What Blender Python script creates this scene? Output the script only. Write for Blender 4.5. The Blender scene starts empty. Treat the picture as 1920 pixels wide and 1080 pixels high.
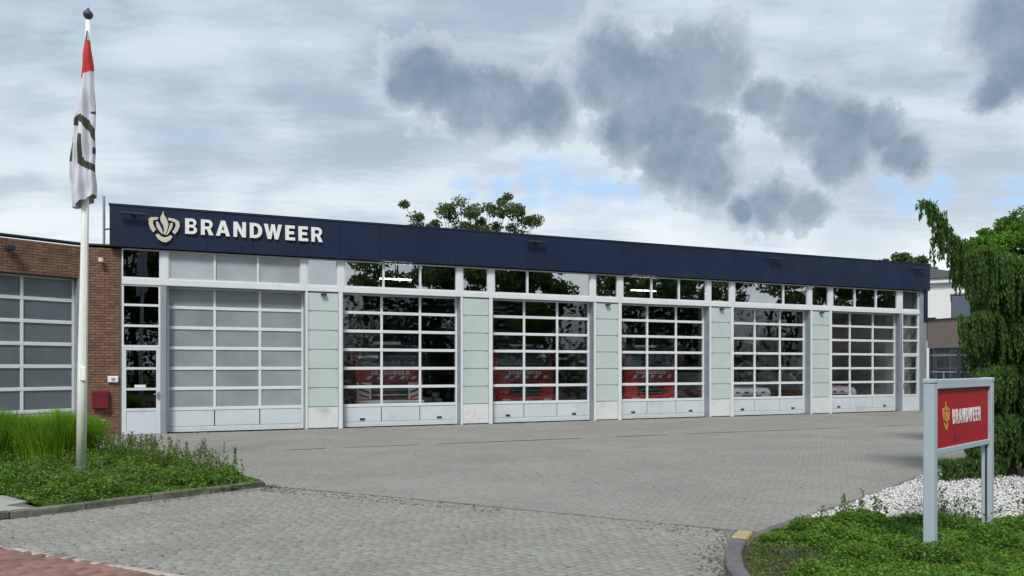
import bpy, math, random
import numpy as np
from mathutils import Vector, Matrix
R = math.radians
random.seed(7); rng = np.random.default_rng(7)
sc = bpy.context.scene
C = sc.collection

# ------------------------------------------------------------------ camera
CAM_H = 1.7
cam_d = bpy.data.cameras.new('camera'); cam = bpy.data.objects.new('camera', cam_d); C.objects.link(cam)
cam.location = (0, 0, CAM_H); cam.rotation_euler = (R(90), 0, 0)
cam_d.sensor_width = 36; cam_d.lens = 27; cam_d.shift_y = 150/1920
cam_d.clip_start = .05; cam_d.clip_end = 2000
sc.camera = cam
F_PX, HOR = 1440.0, 690.0
def G(u, v, z=0.0):                    # survey helper: where the sight line of a photo point meets height z
    Y = F_PX*(CAM_H-z)/(v-HOR); return ((u-960)/F_PX*Y, Y)

# ------------------------------------------------------------------ world, sun, exposure
SUN_EL, SUN_AZ = 50.0, 188.0           # azimuth clockwise from +Y
wd = bpy.data.worlds.new('World'); sc.world = wd; wd.use_nodes = True
nt = wd.node_tree; N = nt.nodes; L = nt.links; N.clear()
def nd(t, **k):
    n = N.new(t)
    for a, b in k.items(): setattr(n, a, b)
    return n
def lk(a, b): L.new(a, b)
def wmath(op, a, b=None, c=None, clamp=False):
    n = nd('ShaderNodeMath', operation=op); n.use_clamp = clamp
    for i, x in enumerate((a, b, c)):
        if x is None: continue
        if hasattr(x, 'links'): lk(x, n.inputs[i])
        else: n.inputs[i].default_value = x
    return n.outputs[0]
def wvec(op, a, b=None, s=None):
    n = nd('ShaderNodeVectorMath', operation=op)
    for i, x in enumerate((a, b)):
        if x is None: continue
        if hasattr(x, 'links'): lk(x, n.inputs[i])
        else: n.inputs[i].default_value = x
    if s is not None: n.inputs['Scale'].default_value = s
    return n.outputs['Value'] if op in ('DISTANCE', 'DOT_PRODUCT', 'LENGTH') else n.outputs['Vector']
def wnoise(vec, scale, detail=5, rough=.55, out='Fac'):
    n = nd('ShaderNodeTexNoise'); lk(vec, n.inputs['Vector'])
    n.inputs['Scale'].default_value = scale; n.inputs['Detail'].default_value = detail; n.inputs['Roughness'].default_value = rough
    return n.outputs[out]
def wramp(x, a, b, lo=0, hi=1, smooth=True):
    n = nd('ShaderNodeMapRange'); n.interpolation_type = 'SMOOTHSTEP' if smooth else 'LINEAR'
    lk(x, n.inputs[0])
    for i, q in zip((1, 2, 3, 4), (a, b, lo, hi)): n.inputs[i].default_value = q
    return n.outputs[0]
def wmix(f, a, b):
    n = nd('ShaderNodeMix', data_type='RGBA')
    if hasattr(f, 'links'): lk(f, n.inputs[0])
    else: n.inputs[0].default_value = f
    for i, x in ((6, a), (7, b)):
        if hasattr(x, 'links'): lk(x, n.inputs[i])
        else: n.inputs[i].default_value = (*[q*10 for q in x], 1)
    return n.outputs[2]
tc = nd('ShaderNodeTexCoord'); D = tc.outputs['Generated']
sky = nd('ShaderNodeTexSky', sky_type='NISHITA'); sky.sun_disc = False
sky.sun_elevation = R(SUN_EL); sky.sun_rotation = R(SUN_AZ); sky.air_density = 1.0; sky.dust_density = .6
sep = nd('ShaderNodeSeparateXYZ'); lk(D, sep.inputs[0])
zc = wmath('MAXIMUM', sep.outputs[2], 0.0)
den = wmath('ADD', zc, .16)
cmb = nd('ShaderNodeCombineXYZ')
lk(wmath('DIVIDE', sep.outputs[0], den), cmb.inputs[0]); lk(wmath('DIVIDE', sep.outputs[1], den), cmb.inputs[1])
P = cmb.outputs[0]
mp = nd('ShaderNodeMapping'); lk(P, mp.inputs[0]); mp.inputs['Rotation'].default_value = (0, 0, R(-18)); mp.inputs['Scale'].default_value = (.75, 1.5, 1)
n1 = wnoise(mp.outputs[0], 1.15, 6, .55); n2 = wnoise(mp.outputs[0], 4.5, 7, .6)
lay = wmath('ADD', wmath('MULTIPLY', n1, .68), wmath('MULTIPLY', n2, .32))
grey = wramp(wmath('ADD', lay, wramp(sep.outputs[2], .0, .5, .07, -.035, False)), .40, .60)
bright_h = wramp(sep.outputs[2], .02, .34)          # paler towards the horizon
thin = wmix(bright_h, (.745, .785, .80), (.50, .585, .645))
thick = wmix(bright_h, (.535, .60, .65), (.30, .38, .465))
cloud = wmix(grey, thick, thin)
# broken blue near the horizon and in gaps
n3 = wnoise(mp.outputs[0], .9, 4, .5)
gap = wramp(n3, .57, .68)
# puffs: dark cumulus fragments hanging in front of the pale layer
Dn = wvec('NORMALIZE', D)
q1 = wvec('SCALE', wvec('SUBTRACT', wnoise(Dn, 9, 6, .62, 'Color'), (.5, .5, .5)), s=.05)
q2 = wvec('SCALE', wvec('SUBTRACT', wnoise(Dn, 30, 5, .62, 'Color'), (.5, .5, .5)), s=.022)
Dw = wvec('ADD', wvec('ADD', Dn, q1), q2)
def blobs(lst, soft=.35):
    acc = None
    for (u, v, r) in lst:
        c = Vector(((u-960)/F_PX, 1, (HOR-v)/F_PX)); l = c.length; c /= l
        m = wramp(wvec('DISTANCE', Dw, tuple(c)), r/F_PX/l*1.62, r/F_PX/l*.1, 0, 1, False)
        acc = m if acc is None else wmath('MAXIMUM', acc, m)
    return acc
puff = blobs([(800,150,85),(870,180,85),(950,190,85),(1030,200,75),(760,165,50),(1150,140,95),(1230,160,110),(1310,140,110),(1200,230,95),(1280,240,80),
              (1250,300,70),(1330,320,75),(1430,190,60),(1510,220,80),(1580,250,80),(1570,300,60),(1650,250,65),(1690,290,55),(1340,250,50),
              (1450,375,60),(1520,388,50),(1390,385,38)], .25)
puff2 = blobs([(1890,40,90),(1910,110,80),(1870,160,50),(1960,60,120)], .25)
dim = blobs([(1420,372,110),(1620,460,80),(1580,455,60)], .1)
pn = wnoise(Dn, 16, 6, .6)
pe1 = wmath('MULTIPLY', wmath('SUBTRACT', wnoise(Dn, 17, 9, .70), .5), 1.65)
def ero(f, a=.30, b=.45): return wmath('MULTIPLY', wramp(wmath('ADD', f, pe1), a, b), wramp(f, .0, .1))
pcol0 = wmix(wramp(pn, .30, .72), (.15, .215, .29), (.25, .32, .39))
blue = blobs([(1060,356,50),(1000,352,40),(1120,358,40),(930,352,34),(870,350,26),(1180,360,25),(1915,372,50),(1700,352,40),(1740,360,40),(1650,346,34)], .1)
# elsewhere in the sky the same kind of fragments, by noise
fld = wmath('MAXIMUM', puff, puff2)
pcol = wmix(wramp(wmath('ADD', fld, wmath('MULTIPLY', pe1, .4)), .35, .8), (.42, .49, .55), pcol0)
side = wramp(sep.outputs[1], .72, .45)
pe = wmath('MULTIPLY', wramp(wnoise(Dw, 2.6, 5, .55), .54, .66), side)
puff_all = wmath('MAXIMUM', ero(wmath('MAXIMUM', puff, puff2)), pe)
c1 = wmix(wmath('MULTIPLY', gap, .6), cloud, (.36, .49, .65))
nb_ = wmath('MULTIPLY', wmath('SUBTRACT', n2, .5), 2.6)
c2 = wmix(wmath('MULTIPLY', wmath('MULTIPLY', wramp(wmath('ADD', blue, nb_), .15, .95), wramp(blue, 0, .25)), .8), c1, wmix(.12, (.37, .54, .77), sky.outputs[0]))
c3 = wmix(wmath('MULTIPLY', dim, .45), c2, (.34, .42, .50))
c4 = wmix(wmath('MULTIPLY', puff_all, .93), c3, pcol)
bg = nd('ShaderNodeBackground'); bg.inputs[1].default_value = .1; lk(c4, bg.inputs[0])
wo = nd('ShaderNodeOutputWorld'); lk(bg.outputs[0], wo.inputs[0])

sun_d = bpy.data.lights.new('sun', 'SUN'); sun = bpy.data.objects.new('sun', sun_d); C.objects.link(sun)
sun_d.energy = 2.3; sun_d.angle = R(14); sun_d.color = (1, .96, .9)
sv = Vector((math.sin(R(SUN_AZ))*math.cos(R(SUN_EL)), math.cos(R(SUN_AZ))*math.cos(R(SUN_EL)), math.sin(R(SUN_EL))))
sun.rotation_euler = sv.to_track_quat('Z', 'Y').to_euler(); sun.location = sv*60
sc.view_settings.view_transform = 'Standard'; sc.view_settings.look = 'None'
sc.view_settings.exposure = 0.40; sc.view_settings.gamma = 1; sc.view_settings.use_curve_mapping = False

# ------------------------------------------------------------------ helpers
def tag(o, label=None, cat=None, group=None, kind=None):
    if label: o['label'] = label
    if cat: o['category'] = cat
    if group: o['group'] = group
    if kind: o['kind'] = kind
    return o
def empty(name, loc=(0,0,0), rz=0, parent=None):
    o = bpy.data.objects.new(name, None); C.objects.link(o); o.location = loc; o.rotation_euler = (0,0,rz); o.parent = parent
    o.empty_display_size = .2
    return o
def link(name, me, mat=None, parent=None, loc=(0,0,0)):
    o = bpy.data.objects.new(name, me); C.objects.link(o); o.parent = parent; o.location = loc
    if mat is not None and len(me.materials) == 0: me.materials.append(mat)
    return o
def npmesh(name, V, Fq, smooth=False):           # V (n,3), Fq (m,k) constant face size
    V = np.asarray(V, dtype=np.float32).reshape(-1, 3); Fq = np.asarray(Fq, dtype=np.int32); m, k = Fq.shape
    me = bpy.data.meshes.new(name)
    me.vertices.add(len(V)); me.vertices.foreach_set('co', V.ravel())
    me.loops.add(m*k); me.loops.foreach_set('vertex_index', Fq.ravel())
    me.polygons.add(m); me.polygons.foreach_set('loop_start', np.arange(m, dtype=np.int32)*k)
    if smooth: me.polygons.foreach_set('use_smooth', np.ones(m, dtype=bool))
    me.update(calc_edges=True); return me
class MB:
    def __init__(s): s.v = []; s.f = []
    def box(s, x0, x1, y0, y1, z0, z1, b=0):
        i = len(s.v)
        if b <= 0:
            s.v += [(x0,y0,z0),(x1,y0,z0),(x1,y1,z0),(x0,y1,z0),(x0,y0,z1),(x1,y0,z1),(x1,y1,z1),(x0,y1,z1)]
            s.f += [(i,i+3,i+2,i+1),(i+4,i+5,i+6,i+7),(i,i+1,i+5,i+4),(i+1,i+2,i+6,i+5),(i+2,i+3,i+7,i+6),(i+3,i,i+4,i+7)]
            return s
        # chamfered vertical + top/bottom: 24-vertex bevelled box
        X, Y, Z = (x0, x1), (y0, y1), (z0, z1); sg = (1, -1); idx = {}
        for a in (0,1):
            for c in (0,1):
                for d in (0,1):
                    p = (X[a], Y[c], Z[d]); q = (p[0]+b*sg[a], p[1]+b*sg[c], p[2]+b*sg[d])
                    idx[a,c,d,0] = len(s.v); s.v.append((p[0], q[1], q[2]))
                    idx[a,c,d,1] = len(s.v); s.v.append((q[0], p[1], q[2]))
                    idx[a,c,d,2] = len(s.v); s.v.append((q[0], q[1], p[2]))
        def q4(*k): s.f.append(tuple(idx[t] for t in k))
        q4((0,0,0,0),(0,0,1,0),(0,1,1,0),(0,1,0,0)); q4((1,0,0,0),(1,1,0,0),(1,1,1,0),(1,0,1,0))
        q4((0,0,0,1),(1,0,0,1),(1,0,1,1),(0,0,1,1)); q4((0,1,0,1),(0,1,1,1),(1,1,1,1),(1,1,0,1))
        q4((0,0,0,2),(0,1,0,2),(1,1,0,2),(1,0,0,2)); q4((0,0,1,2),(1,0,1,2),(1,1,1,2),(0,1,1,2))
        for c in (0,1):
            for d in (0,1):
                q4((0,c,d,1),(1,c,d,1),(1,c,d,2),(0,c,d,2)); q4((c,0,d,0),(c,1,d,0),(c,1,d,2),(c,0,d,2)); q4((c,d,0,0),(c,d,1,0),(c,d,1,1),(c,d,0,1))
                for e in (0,1): 
                    if c == 0 and True: pass
        for a in (0,1):
            for c in (0,1):
                for d in (0,1): s.f.append((idx[a,c,d,0], idx[a,c,d,1], idx[a,c,d,2]))
        return s
    def prism(s, pts, z0, z1):                     # polygon in xy, extruded in z
        i = len(s.v); n = len(pts)
        s.v += [(p[0],p[1],z0) for p in pts] + [(p[0],p[1],z1) for p in pts]
        s.f += [tuple(range(i+n-1, i-1, -1)), tuple(range(i+n, i+2*n))]
        s.f += [(i+k, i+(k+1)%n, i+n+(k+1)%n, i+n+k) for k in range(n)]
        return s
    def prism_x(s, pts, x0, x1):                   # polygon in (y,z), extruded in x
        i = len(s.v); n = len(pts)
        s.v += [(x0,p[0],p[1]) for p in pts] + [(x1,p[0],p[1]) for p in pts]
        s.f += [tuple(range(i+n-1, i-1, -1)), tuple(range(i+n, i+2*n))]
        s.f += [(i+k, i+(k+1)%n, i+n+(k+1)%n, i+n+k) for k in range(n)]
        return s
    def ring(s, x0, x1, z0, z1, t, y0, y1):        # picture-frame ring in the xz plane
        tl = t if isinstance(t, tuple) else (t,)*4   # left right bottom top
        i = len(s.v)
        O = [(x0,z0),(x1,z0),(x1,z1),(x0,z1)]; I = [(x0+tl[0],z0+tl[2]),(x1-tl[1],z0+tl[2]),(x1-tl[1],z1-tl[3]),(x0+tl[0],z1-tl[3])]
        for y in (y0, y1):
            s.v += [(x,y,z) for x,z in O] + [(x,y,z) for x,z in I]
        for k in range(4):
            j = (k+1)%4
            s.f += [(i+k,i+j,i+4+j,i+4+k), (i+8+j,i+8+k,i+12+k,i+12+j), (i+j,i+k,i+8+k,i+8+j), (i+4+k,i+4+j,i+12+j,i+12+k)]
        return s
    def tube(s, pts, rad, n=10, cap=True):
        pts = [Vector(p) for p in pts]; r = rad if hasattr(rad, '__len__') else [rad]*len(pts); i0 = len(s.v)
        up = Vector((0,0,1))
        for k, p in enumerate(pts):
            d = (pts[min(k+1,len(pts)-1)]-pts[max(k-1,0)]).normalized()
            a = d.cross(up if abs(d.z) < .95 else Vector((1,0,0))).normalized(); b = d.cross(a)
            for q in range(n):
                t = 2*math.pi*q/n; s.v.append(tuple(p + a*(math.cos(t)*r[k]) + b*(math.sin(t)*r[k])))
        for k in range(len(pts)-1):
            for q in range(n):
                a = i0+k*n+q; b = i0+k*n+(q+1)%n; s.f.append((a, b, b+n, a+n))
        if cap:
            s.f.append(tuple(i0+q for q in range(n-1,-1,-1))); e = i0+(len(pts)-1)*n; s.f.append(tuple(e+q for q in range(n)))
        return s
    def mesh(s, name='m', smooth=False):
        me = bpy.data.meshes.new(name); me.from_pydata(s.v, [], s.f)
        me.validate()
        import bmesh
        b = bmesh.new(); b.from_mesh(me); bmesh.ops.recalc_face_normals(b, faces=b.faces); b.to_mesh(me); b.free()
        if smooth:
            for p in me.polygons: p.use_smooth = True
        return me
    def build(s, name, mat, parent=None, smooth=False, loc=(0,0,0)): return link(name, s.mesh(name, smooth), mat, parent, loc)
def bx(name, mat, parent, x0, x1, y0, y1, z0, z1, b=0): return MB().box(x0,x1,y0,y1,z0,z1,b).build(name, mat, parent)

# ------------------------------------------------------------------ materials
def mat(name, col, rough=.6, metal=0, noise=0, nscale=6, bump=0, bscale=60, spec=.5, rnd=0, hue=0, coord='Object', dirt=None, coat=0):
    m = bpy.data.materials.new(name); m.use_nodes = True; t = m.node_tree; n = t.nodes; b = n['Principled BSDF']
    b.inputs['Roughness'].default_value = rough; b.inputs['Metallic'].default_value = metal; b.inputs['Specular IOR Level'].default_value = spec
    b.inputs['Coat Weight'].default_value = coat
    b.inputs['Base Color'].default_value = (*col, 1); src = None
    def new(k): return n.new(k)
    tcn = new('ShaderNodeTexCoord')
    if coord == 'World':
        g = new('ShaderNodeNewGeometry'); vec = g.outputs['Position']
    else: vec = tcn.outputs[coord]
    val = None
    if noise:
        a = new('ShaderNodeTexNoise'); t.links.new(vec, a.inputs['Vector']); a.inputs['Scale'].default_value = nscale; a.inputs['Detail'].default_value = 6; a.inputs['Roughness'].default_value = .6
        r = new('ShaderNodeMapRange'); t.links.new(a.outputs['Fac'], r.inputs[0]); r.inputs[1].default_value = .3; r.inputs[2].default_value = .7
        r.inputs[3].default_value = 1-noise; r.inputs[4].default_value = 1+noise; val = r.outputs[0]
    if rnd:
        g = new('ShaderNodeNewGeometry'); oi = new('ShaderNodeObjectInfo')
        ad = new('ShaderNodeMath'); ad.operation = 'ADD'; t.links.new(g.outputs['Random Per Island'], ad.inputs[0]); t.links.new(oi.outputs['Random'], ad.inputs[1])
        fr = new('ShaderNodeMath'); fr.operation = 'FRACT'; t.links.new(ad.outputs[0], fr.inputs[0])
        r = new('ShaderNodeMapRange'); t.links.new(fr.outputs[0], r.inputs[0]); r.inputs[3].default_value = 1-rnd; r.inputs[4].default_value = 1+rnd
        if val is None: val = r.outputs[0]
        else:
            mu = new('ShaderNodeMath'); mu.operation = 'MULTIPLY'; t.links.new(val, mu.inputs[0]); t.links.new(r.outputs[0], mu.inputs[1]); val = mu.outputs[0]
        if hue:
            h = new('ShaderNodeHueSaturation'); h.inputs['Color'].default_value = (*col, 1)
            m2 = new('ShaderNodeMath'); m2.operation = 'MULTIPLY'; t.links.new(fr.outputs[0], m2.inputs[0]); m2.inputs[1].default_value = 7.31
            f2 = new('ShaderNodeMath'); f2.operation = 'FRACT'; t.links.new(m2.outputs[0], f2.inputs[0])
            r2 = new('ShaderNodeMapRange'); t.links.new(f2.outputs[0], r2.inputs[0]); r2.inputs[3].default_value = .5-hue; r2.inputs[4].default_value = .5+hue
            t.links.new(r2.outputs[0], h.inputs['Hue']); t.links.new(val, h.inputs['Value']); src = h.outputs[0]
    if val is not None and src is None:
        vm = new('ShaderNodeVectorMath'); vm.operation = 'SCALE'; vm.inputs[0].default_value = col; t.links.new(val, vm.inputs['Scale']); src = vm.outputs[0]
    if dirt:                                       # (colour, scale, threshold, amount): patchy wear
        a = new('ShaderNodeTexNoise'); t.links.new(vec, a.inputs['Vector']); a.inputs['Scale'].default_value = dirt[1]; a.inputs['Detail'].default_value = 8; a.inputs['Roughness'].default_value = .65
        r = new('ShaderNodeMapRange'); t.links.new(a.outputs['Fac'], r.inputs[0]); r.inputs[1].default_value = dirt[2]; r.inputs[2].default_value = dirt[2]+.14; r.inputs[4].default_value = dirt[3]
        mx = new('ShaderNodeMix'); mx.data_type = 'RGBA'; t.links.new(r.outputs[0], mx.inputs[0])
        if src is not None: t.links.new(src, mx.inputs[6])
        else: mx.inputs[6].default_value = (*col, 1)
        mx.inputs[7].default_value = (*dirt[0], 1); src = mx.outputs[2]
    if src is not None: t.links.new(src, b.inputs['Base Color'])
    if bump:
        a = new('ShaderNodeTexNoise'); t.links.new(vec, a.inputs['Vector']); a.inputs['Scale'].default_value = bscale; a.inputs['Detail'].default_value = 4
        bp = new('ShaderNodeBump'); bp.inputs['Strength'].default_value = bump; bp.inputs['Distance'].default_value = .01; t.links.new(a.outputs['Fac'], bp.inputs['Height']); t.links.new(bp.outputs[0], b.inputs['Normal'])
    return m
def leafmat(name, col, trans=.35, rnd=.45, hue=.03, nscale=1.2):
    m = mat(name, col, .55, rnd=rnd, hue=hue, noise=.35, nscale=nscale, coord='World', spec=.15)
    t = m.node_tree; n = t.nodes; b = n['Principled BSDF']; out = n['Material Output']
    tr = n.new('ShaderNodeBsdfTranslucent'); mx = n.new('ShaderNodeMixShader'); mx.inputs[0].default_value = trans
    src = b.inputs['Base Color'].links[0].from_socket
    hs = n.new('ShaderNodeHueSaturation'); hs.inputs['Value'].default_value = 1.5; hs.inputs['Hue'].default_value = .485; t.links.new(src, hs.inputs['Color']); t.links.new(hs.outputs[0], tr.inputs[0])
    t.links.new(b.outputs[0], mx.inputs[1]); t.links.new(tr.outputs[0], mx.inputs[2]); t.links.new(mx.outputs[0], out.inputs[0])
    return m
def glassmat(name, base, tint=(.75,.8,.8), wave=0, wscale=1.0, rough=.0):
    m = bpy.data.materials.new(name); m.use_nodes = True; t = m.node_tree; n = t.nodes; n.remove(n['Principled BSDF']); out = n['Material Output']
    tr = n.new('ShaderNodeBsdfTransparent'); tr.inputs[0].default_value = (*tint, 1)
    gl = n.new('ShaderNodeBsdfGlossy'); gl.inputs['Roughness'].default_value = rough; gl.inputs[0].default_value = (.95,.97,1,1)
    lw = n.new('ShaderNodeLayerWeight'); lw.inputs[0].default_value = .5
    pw = n.new('ShaderNodeMath'); pw.operation = 'POWER'; t.links.new(lw.outputs['Facing'], pw.inputs[0]); pw.inputs[1].default_value = 4
    ma = n.new('ShaderNodeMath'); ma.operation = 'MULTIPLY_ADD'; t.links.new(pw.outputs[0], ma.inputs[0]); ma.inputs[1].default_value = 1-base; ma.inputs[2].default_value = base
    mx = n.new('ShaderNodeMixShader'); t.links.new(ma.outputs[0], mx.inputs[0]); t.links.new(tr.outputs[0], mx.inputs[1]); t.links.new(gl.outputs[0], mx.inputs[2]); t.links.new(mx.outputs[0], out.inputs[0])
    if wave:
        tcn = n.new('ShaderNodeTexCoord'); a = n.new('ShaderNodeTexNoise'); t.links.new(tcn.outputs['Object'], a.inputs['Vector']); a.inputs['Scale'].default_value = wscale; a.inputs['Detail'].default_value = 2
        bp = n.new('ShaderNodeBump'); bp.inputs['Strength'].default_value = wave; bp.inputs['Distance'].default_value = .05; t.links.new(a.outputs['Fac'], bp.inputs['Height']); t.links.new(bp.outputs[0], gl.inputs['Normal'])
    return m
M = {}
M['white'] = mat('white aluminium', (.70,.72,.74), .38, noise=.05, nscale=2.5, dirt=((.42,.42,.40), 1.6, .60, .35), coord='World')
M['door_white'] = mat('pale lacquered panel', (.60,.65,.69), .42, noise=.06, nscale=1.8, dirt=((.38,.40,.39), 1.1, .56, .4), coord='World')
M['silver'] = mat('grey aluminium jamb', (.30,.34,.38), .45, metal=.25, noise=.08, nscale=3)
M['mint'] = mat('mint enamelled glass', (.50,.585,.56), .16, noise=.05, nscale=1.3, coord='World', dirt=((.36,.44,.41), .9, .58, .35))
M['base_white'] = mat('white base panel', (.66,.68,.68), .5, noise=.06, nscale=2, coord='World', dirt=((.34,.33,.30), 1.7, .54, .5))
M['navy'] = mat('navy cladding', (.010,.0195,.052), .42, spec=.3, noise=.16, nscale=.7, coord='World', rnd=.05, bump=.03, bscale=2, dirt=((.022,.032,.06), .45, .5, .5))
M['navy_dark'] = mat('navy coping', (.007,.012,.032), .4)
M['black'] = mat('black rubber', (.02,.02,.022), .6)
M['letter'] = mat('brushed pale letter', (.80,.82,.80), .4, noise=.06, nscale=3)
M['cream'] = mat('champagne emblem metal', (.60,.56,.48), .42, noise=.06, nscale=3)
M['glass'] = glassmat('door glazing', .06, (.90,.92,.92), wave=.35, wscale=1.7)
M['clear'] = glassmat('clerestory glazing', .42, (.5,.53,.56), wave=.02, wscale=.6)
M['dark_glass'] = glassmat('dark reflective glazing', .09, (.22,.24,.26), wave=.04, wscale=.8)
def frosted(name, col, rough):
    m = mat(name, col, rough, noise=.20, nscale=.75, coord='World', spec=.7, rnd=.06); return m  # broad noise puts cloudy reflections into the pane colour
M['frost'] = frosted('frosted polycarbonate pane', (.27,.31,.315), .26)
M['frost_dark'] = frosted('smoked polycarbonate pane', (.135,.16,.175), .2)
M['opal'] = frosted('opal clerestory pane', (.38,.42,.45), .28)
M['brick'] = mat('red brown brick', (.185,.100,.062), .85, noise=.22, nscale=9, rnd=.24, hue=.012, bump=.3, bscale=90, coord='World', dirt=((.10,.06,.045), 1.1, .56, .4))
M['mortar'] = mat('mortar', (.14,.105,.085), .9, noise=.15, nscale=30)
M['paver'] = mat('grey concrete paver', (.250,.245,.218), .85, noise=.10, nscale=1.1, rnd=.11, hue=.01, coord='World', dirt=((.18,.175,.15), .5, .55, .45))
M['paver2'] = mat('warm grey clinker paver', (.250,.240,.217), .9, noise=.09, nscale=.6, rnd=.07, hue=.015, coord='World', dirt=((.31,.295,.27), .35, .50, .6))
M['paver_red'] = mat('red clinker paver', (.225,.118,.098), .85, noise=.2, nscale=1.5, rnd=.2, hue=.012, coord='World', dirt=((.2,.15,.13), .7, .55, .4))
M['sand'] = mat('joint sand', (.13,.125,.105), .95, noise=.25, nscale=14, coord='World')
M['asphalt'] = mat('asphalt', (.055,.055,.056), .9, noise=.2, nscale=3, bump=.2, bscale=120, coord='World')
M['earth'] = mat('planting soil', (.055,.045,.03), .95, noise=.4, nscale=7, bump=.5, bscale=25, coord='World')
M['lawn'] = mat('rough grass ground', (.06,.085,.03), .95, noise=.4, nscale=2, coord='World')
M['kerb'] = mat('weathered concrete kerb', (.15,.15,.12), .9, noise=.2, nscale=8, rnd=.1, coord='World', dirt=((.05,.052,.03), 3.2, .46, .85), bump=.25, bscale=70)
M['kerb_y'] = mat('worn yellow kerb paint', (.40,.33,.15), .8, noise=.3, nscale=12, dirt=((.25,.22,.17), 9, .5, .7))
M['kerb_d'] = mat('dark kerb', (.13,.12,.12), .85, noise=.25, nscale=8, coord='World')
M['slab'] = mat('concrete slab', (.33,.33,.31), .85, noise=.15, nscale=3, coord='World', dirt=((.2,.2,.17), 2, .55, .5))
M['gravel'] = mat('white marble chipping', (.58,.57,.55), .75, rnd=.3, noise=.1, nscale=20, coord='World')
M['pole'] = mat('white pole lacquer', (.84,.86,.80), .35, noise=.04, nscale=3, dirt=((.6,.61,.54), 2.4, .58, .35))
M['flag_w'] = mat('white flag cloth', (.62,.63,.70), .8, noise=.06, nscale=6)
M['flag_r'] = mat('red flag cloth', (.56,.035,.025), .8, noise=.1, nscale=9)
M['flag_g'] = mat('dark olive flag print', (.045,.055,.03), .8)
M['flag_b'] = mat('navy flag print', (.02,.035,.09), .8)
M['sign_red'] = mat('red sign enamel', (.40,.012,.018), .6, noise=.05, nscale=4, spec=.2)
M['sign_frame'] = mat('pale grey sign frame', (.42,.49,.55), .45, noise=.05, nscale=6, dirt=((.3,.34,.36), 4, .6, .3))
M['gold'] = mat('ochre emblem print', (.55,.30,.07), .5)
M['white_print'] = mat('white print', (.78,.77,.76), .5)
M['bark'] = mat('bark', (.08,.055,.035), .95, noise=.4, nscale=12, bump=.6, bscale=30)
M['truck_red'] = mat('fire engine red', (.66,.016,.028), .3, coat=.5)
M['body_shade'] = mat('engine red darkened as shade', (.05,.006,.008), .5)  # body sides' shadow put into the colour as a darkened red
M['truck_white'] = mat('fire engine white', (.72,.73,.75), .35)
M['truck_blue'] = mat('stripe blue', (.03,.05,.28), .4)
M['truck_black'] = mat('grille black', (.012,.012,.014), .5)
M['lamp_glass'] = mat('headlamp glass', (.7,.72,.74), .1)
M['beacon'] = mat('blue beacon', (.015,.03,.12), .15)
M['screen'] = mat('windscreen', (.05,.065,.075), .06, spec=.8)
_l = bpy.data.materials.new('lit strip lamp'); _l.use_nodes = True; _b = _l.node_tree.nodes['Principled BSDF']; _b.inputs['Emission Color'].default_value = (1,.97,.92,1); _b.inputs['Emission Strength'].default_value = 26; M['lamp_on'] = _l
M['tyre'] = mat('tyre', (.02,.02,.02), .8)
M['rim'] = mat('steel rim', (.4,.4,.4), .4, metal=.6)
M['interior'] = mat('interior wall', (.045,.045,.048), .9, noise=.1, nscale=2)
M['lining'] = mat('side wall paled as lit', (.72,.74,.71), .7, noise=.08, nscale=1.5)
M['floor_in'] = mat('hall floor', (.12,.12,.12), .5, noise=.15, nscale=2)
M['brown_wall'] = mat('mauve brown render', (.20,.165,.155), .85, noise=.08, nscale=1.5, coord='World')
M['house_white'] = mat('white render', (.80,.81,.80), .8, noise=.03, nscale=2)
M['roof_dark'] = mat('dark roof tile', (.065,.062,.062), .8, noise=.2, nscale=6, rnd=.1)
M['slate_blue'] = mat('slate blue sheet', (.065,.095,.14), .4, noise=.1, nscale=2)
M['dark_frame'] = mat('dark window frame', (.05,.055,.075), .5)
M['box_red'] = mat('dark red letter box', (.16,.012,.02), .35)
M['leaf_conifer'] = leafmat('conifer needles', (.066,.132,.029), .25, .32, .03, 1.6)
M['leaf_tip'] = leafmat('fresh conifer tips', (.13,.25,.04), .3, .35, .03)
M['leaf_cover'] = leafmat('ground cover leaves', (.105,.215,.028), .38, .5, .035, 2.2)
M['leaf_cover2'] = leafmat('olive ground cover leaves', (.10,.16,.035), .3, .45, .035, 2.0)
M['leaf_grass'] = leafmat('bright grass blades', (.17,.34,.028), .42, .35, .025, 2.0)
M['leaf_tree'] = leafmat('broad leaves', (.075,.125,.035), .35, .45, .03, .6)
M['leaf_green'] = leafmat('fresh broad leaves', (.10,.23,.028), .38, .4, .03, 1.2)
M['leaf_far'] = leafmat('far leaves', (.095,.135,.05), .3, .45, .03, .5)
M['heather'] = mat('dry seed heads', (.16,.10,.07), .9, rnd=.3)

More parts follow.
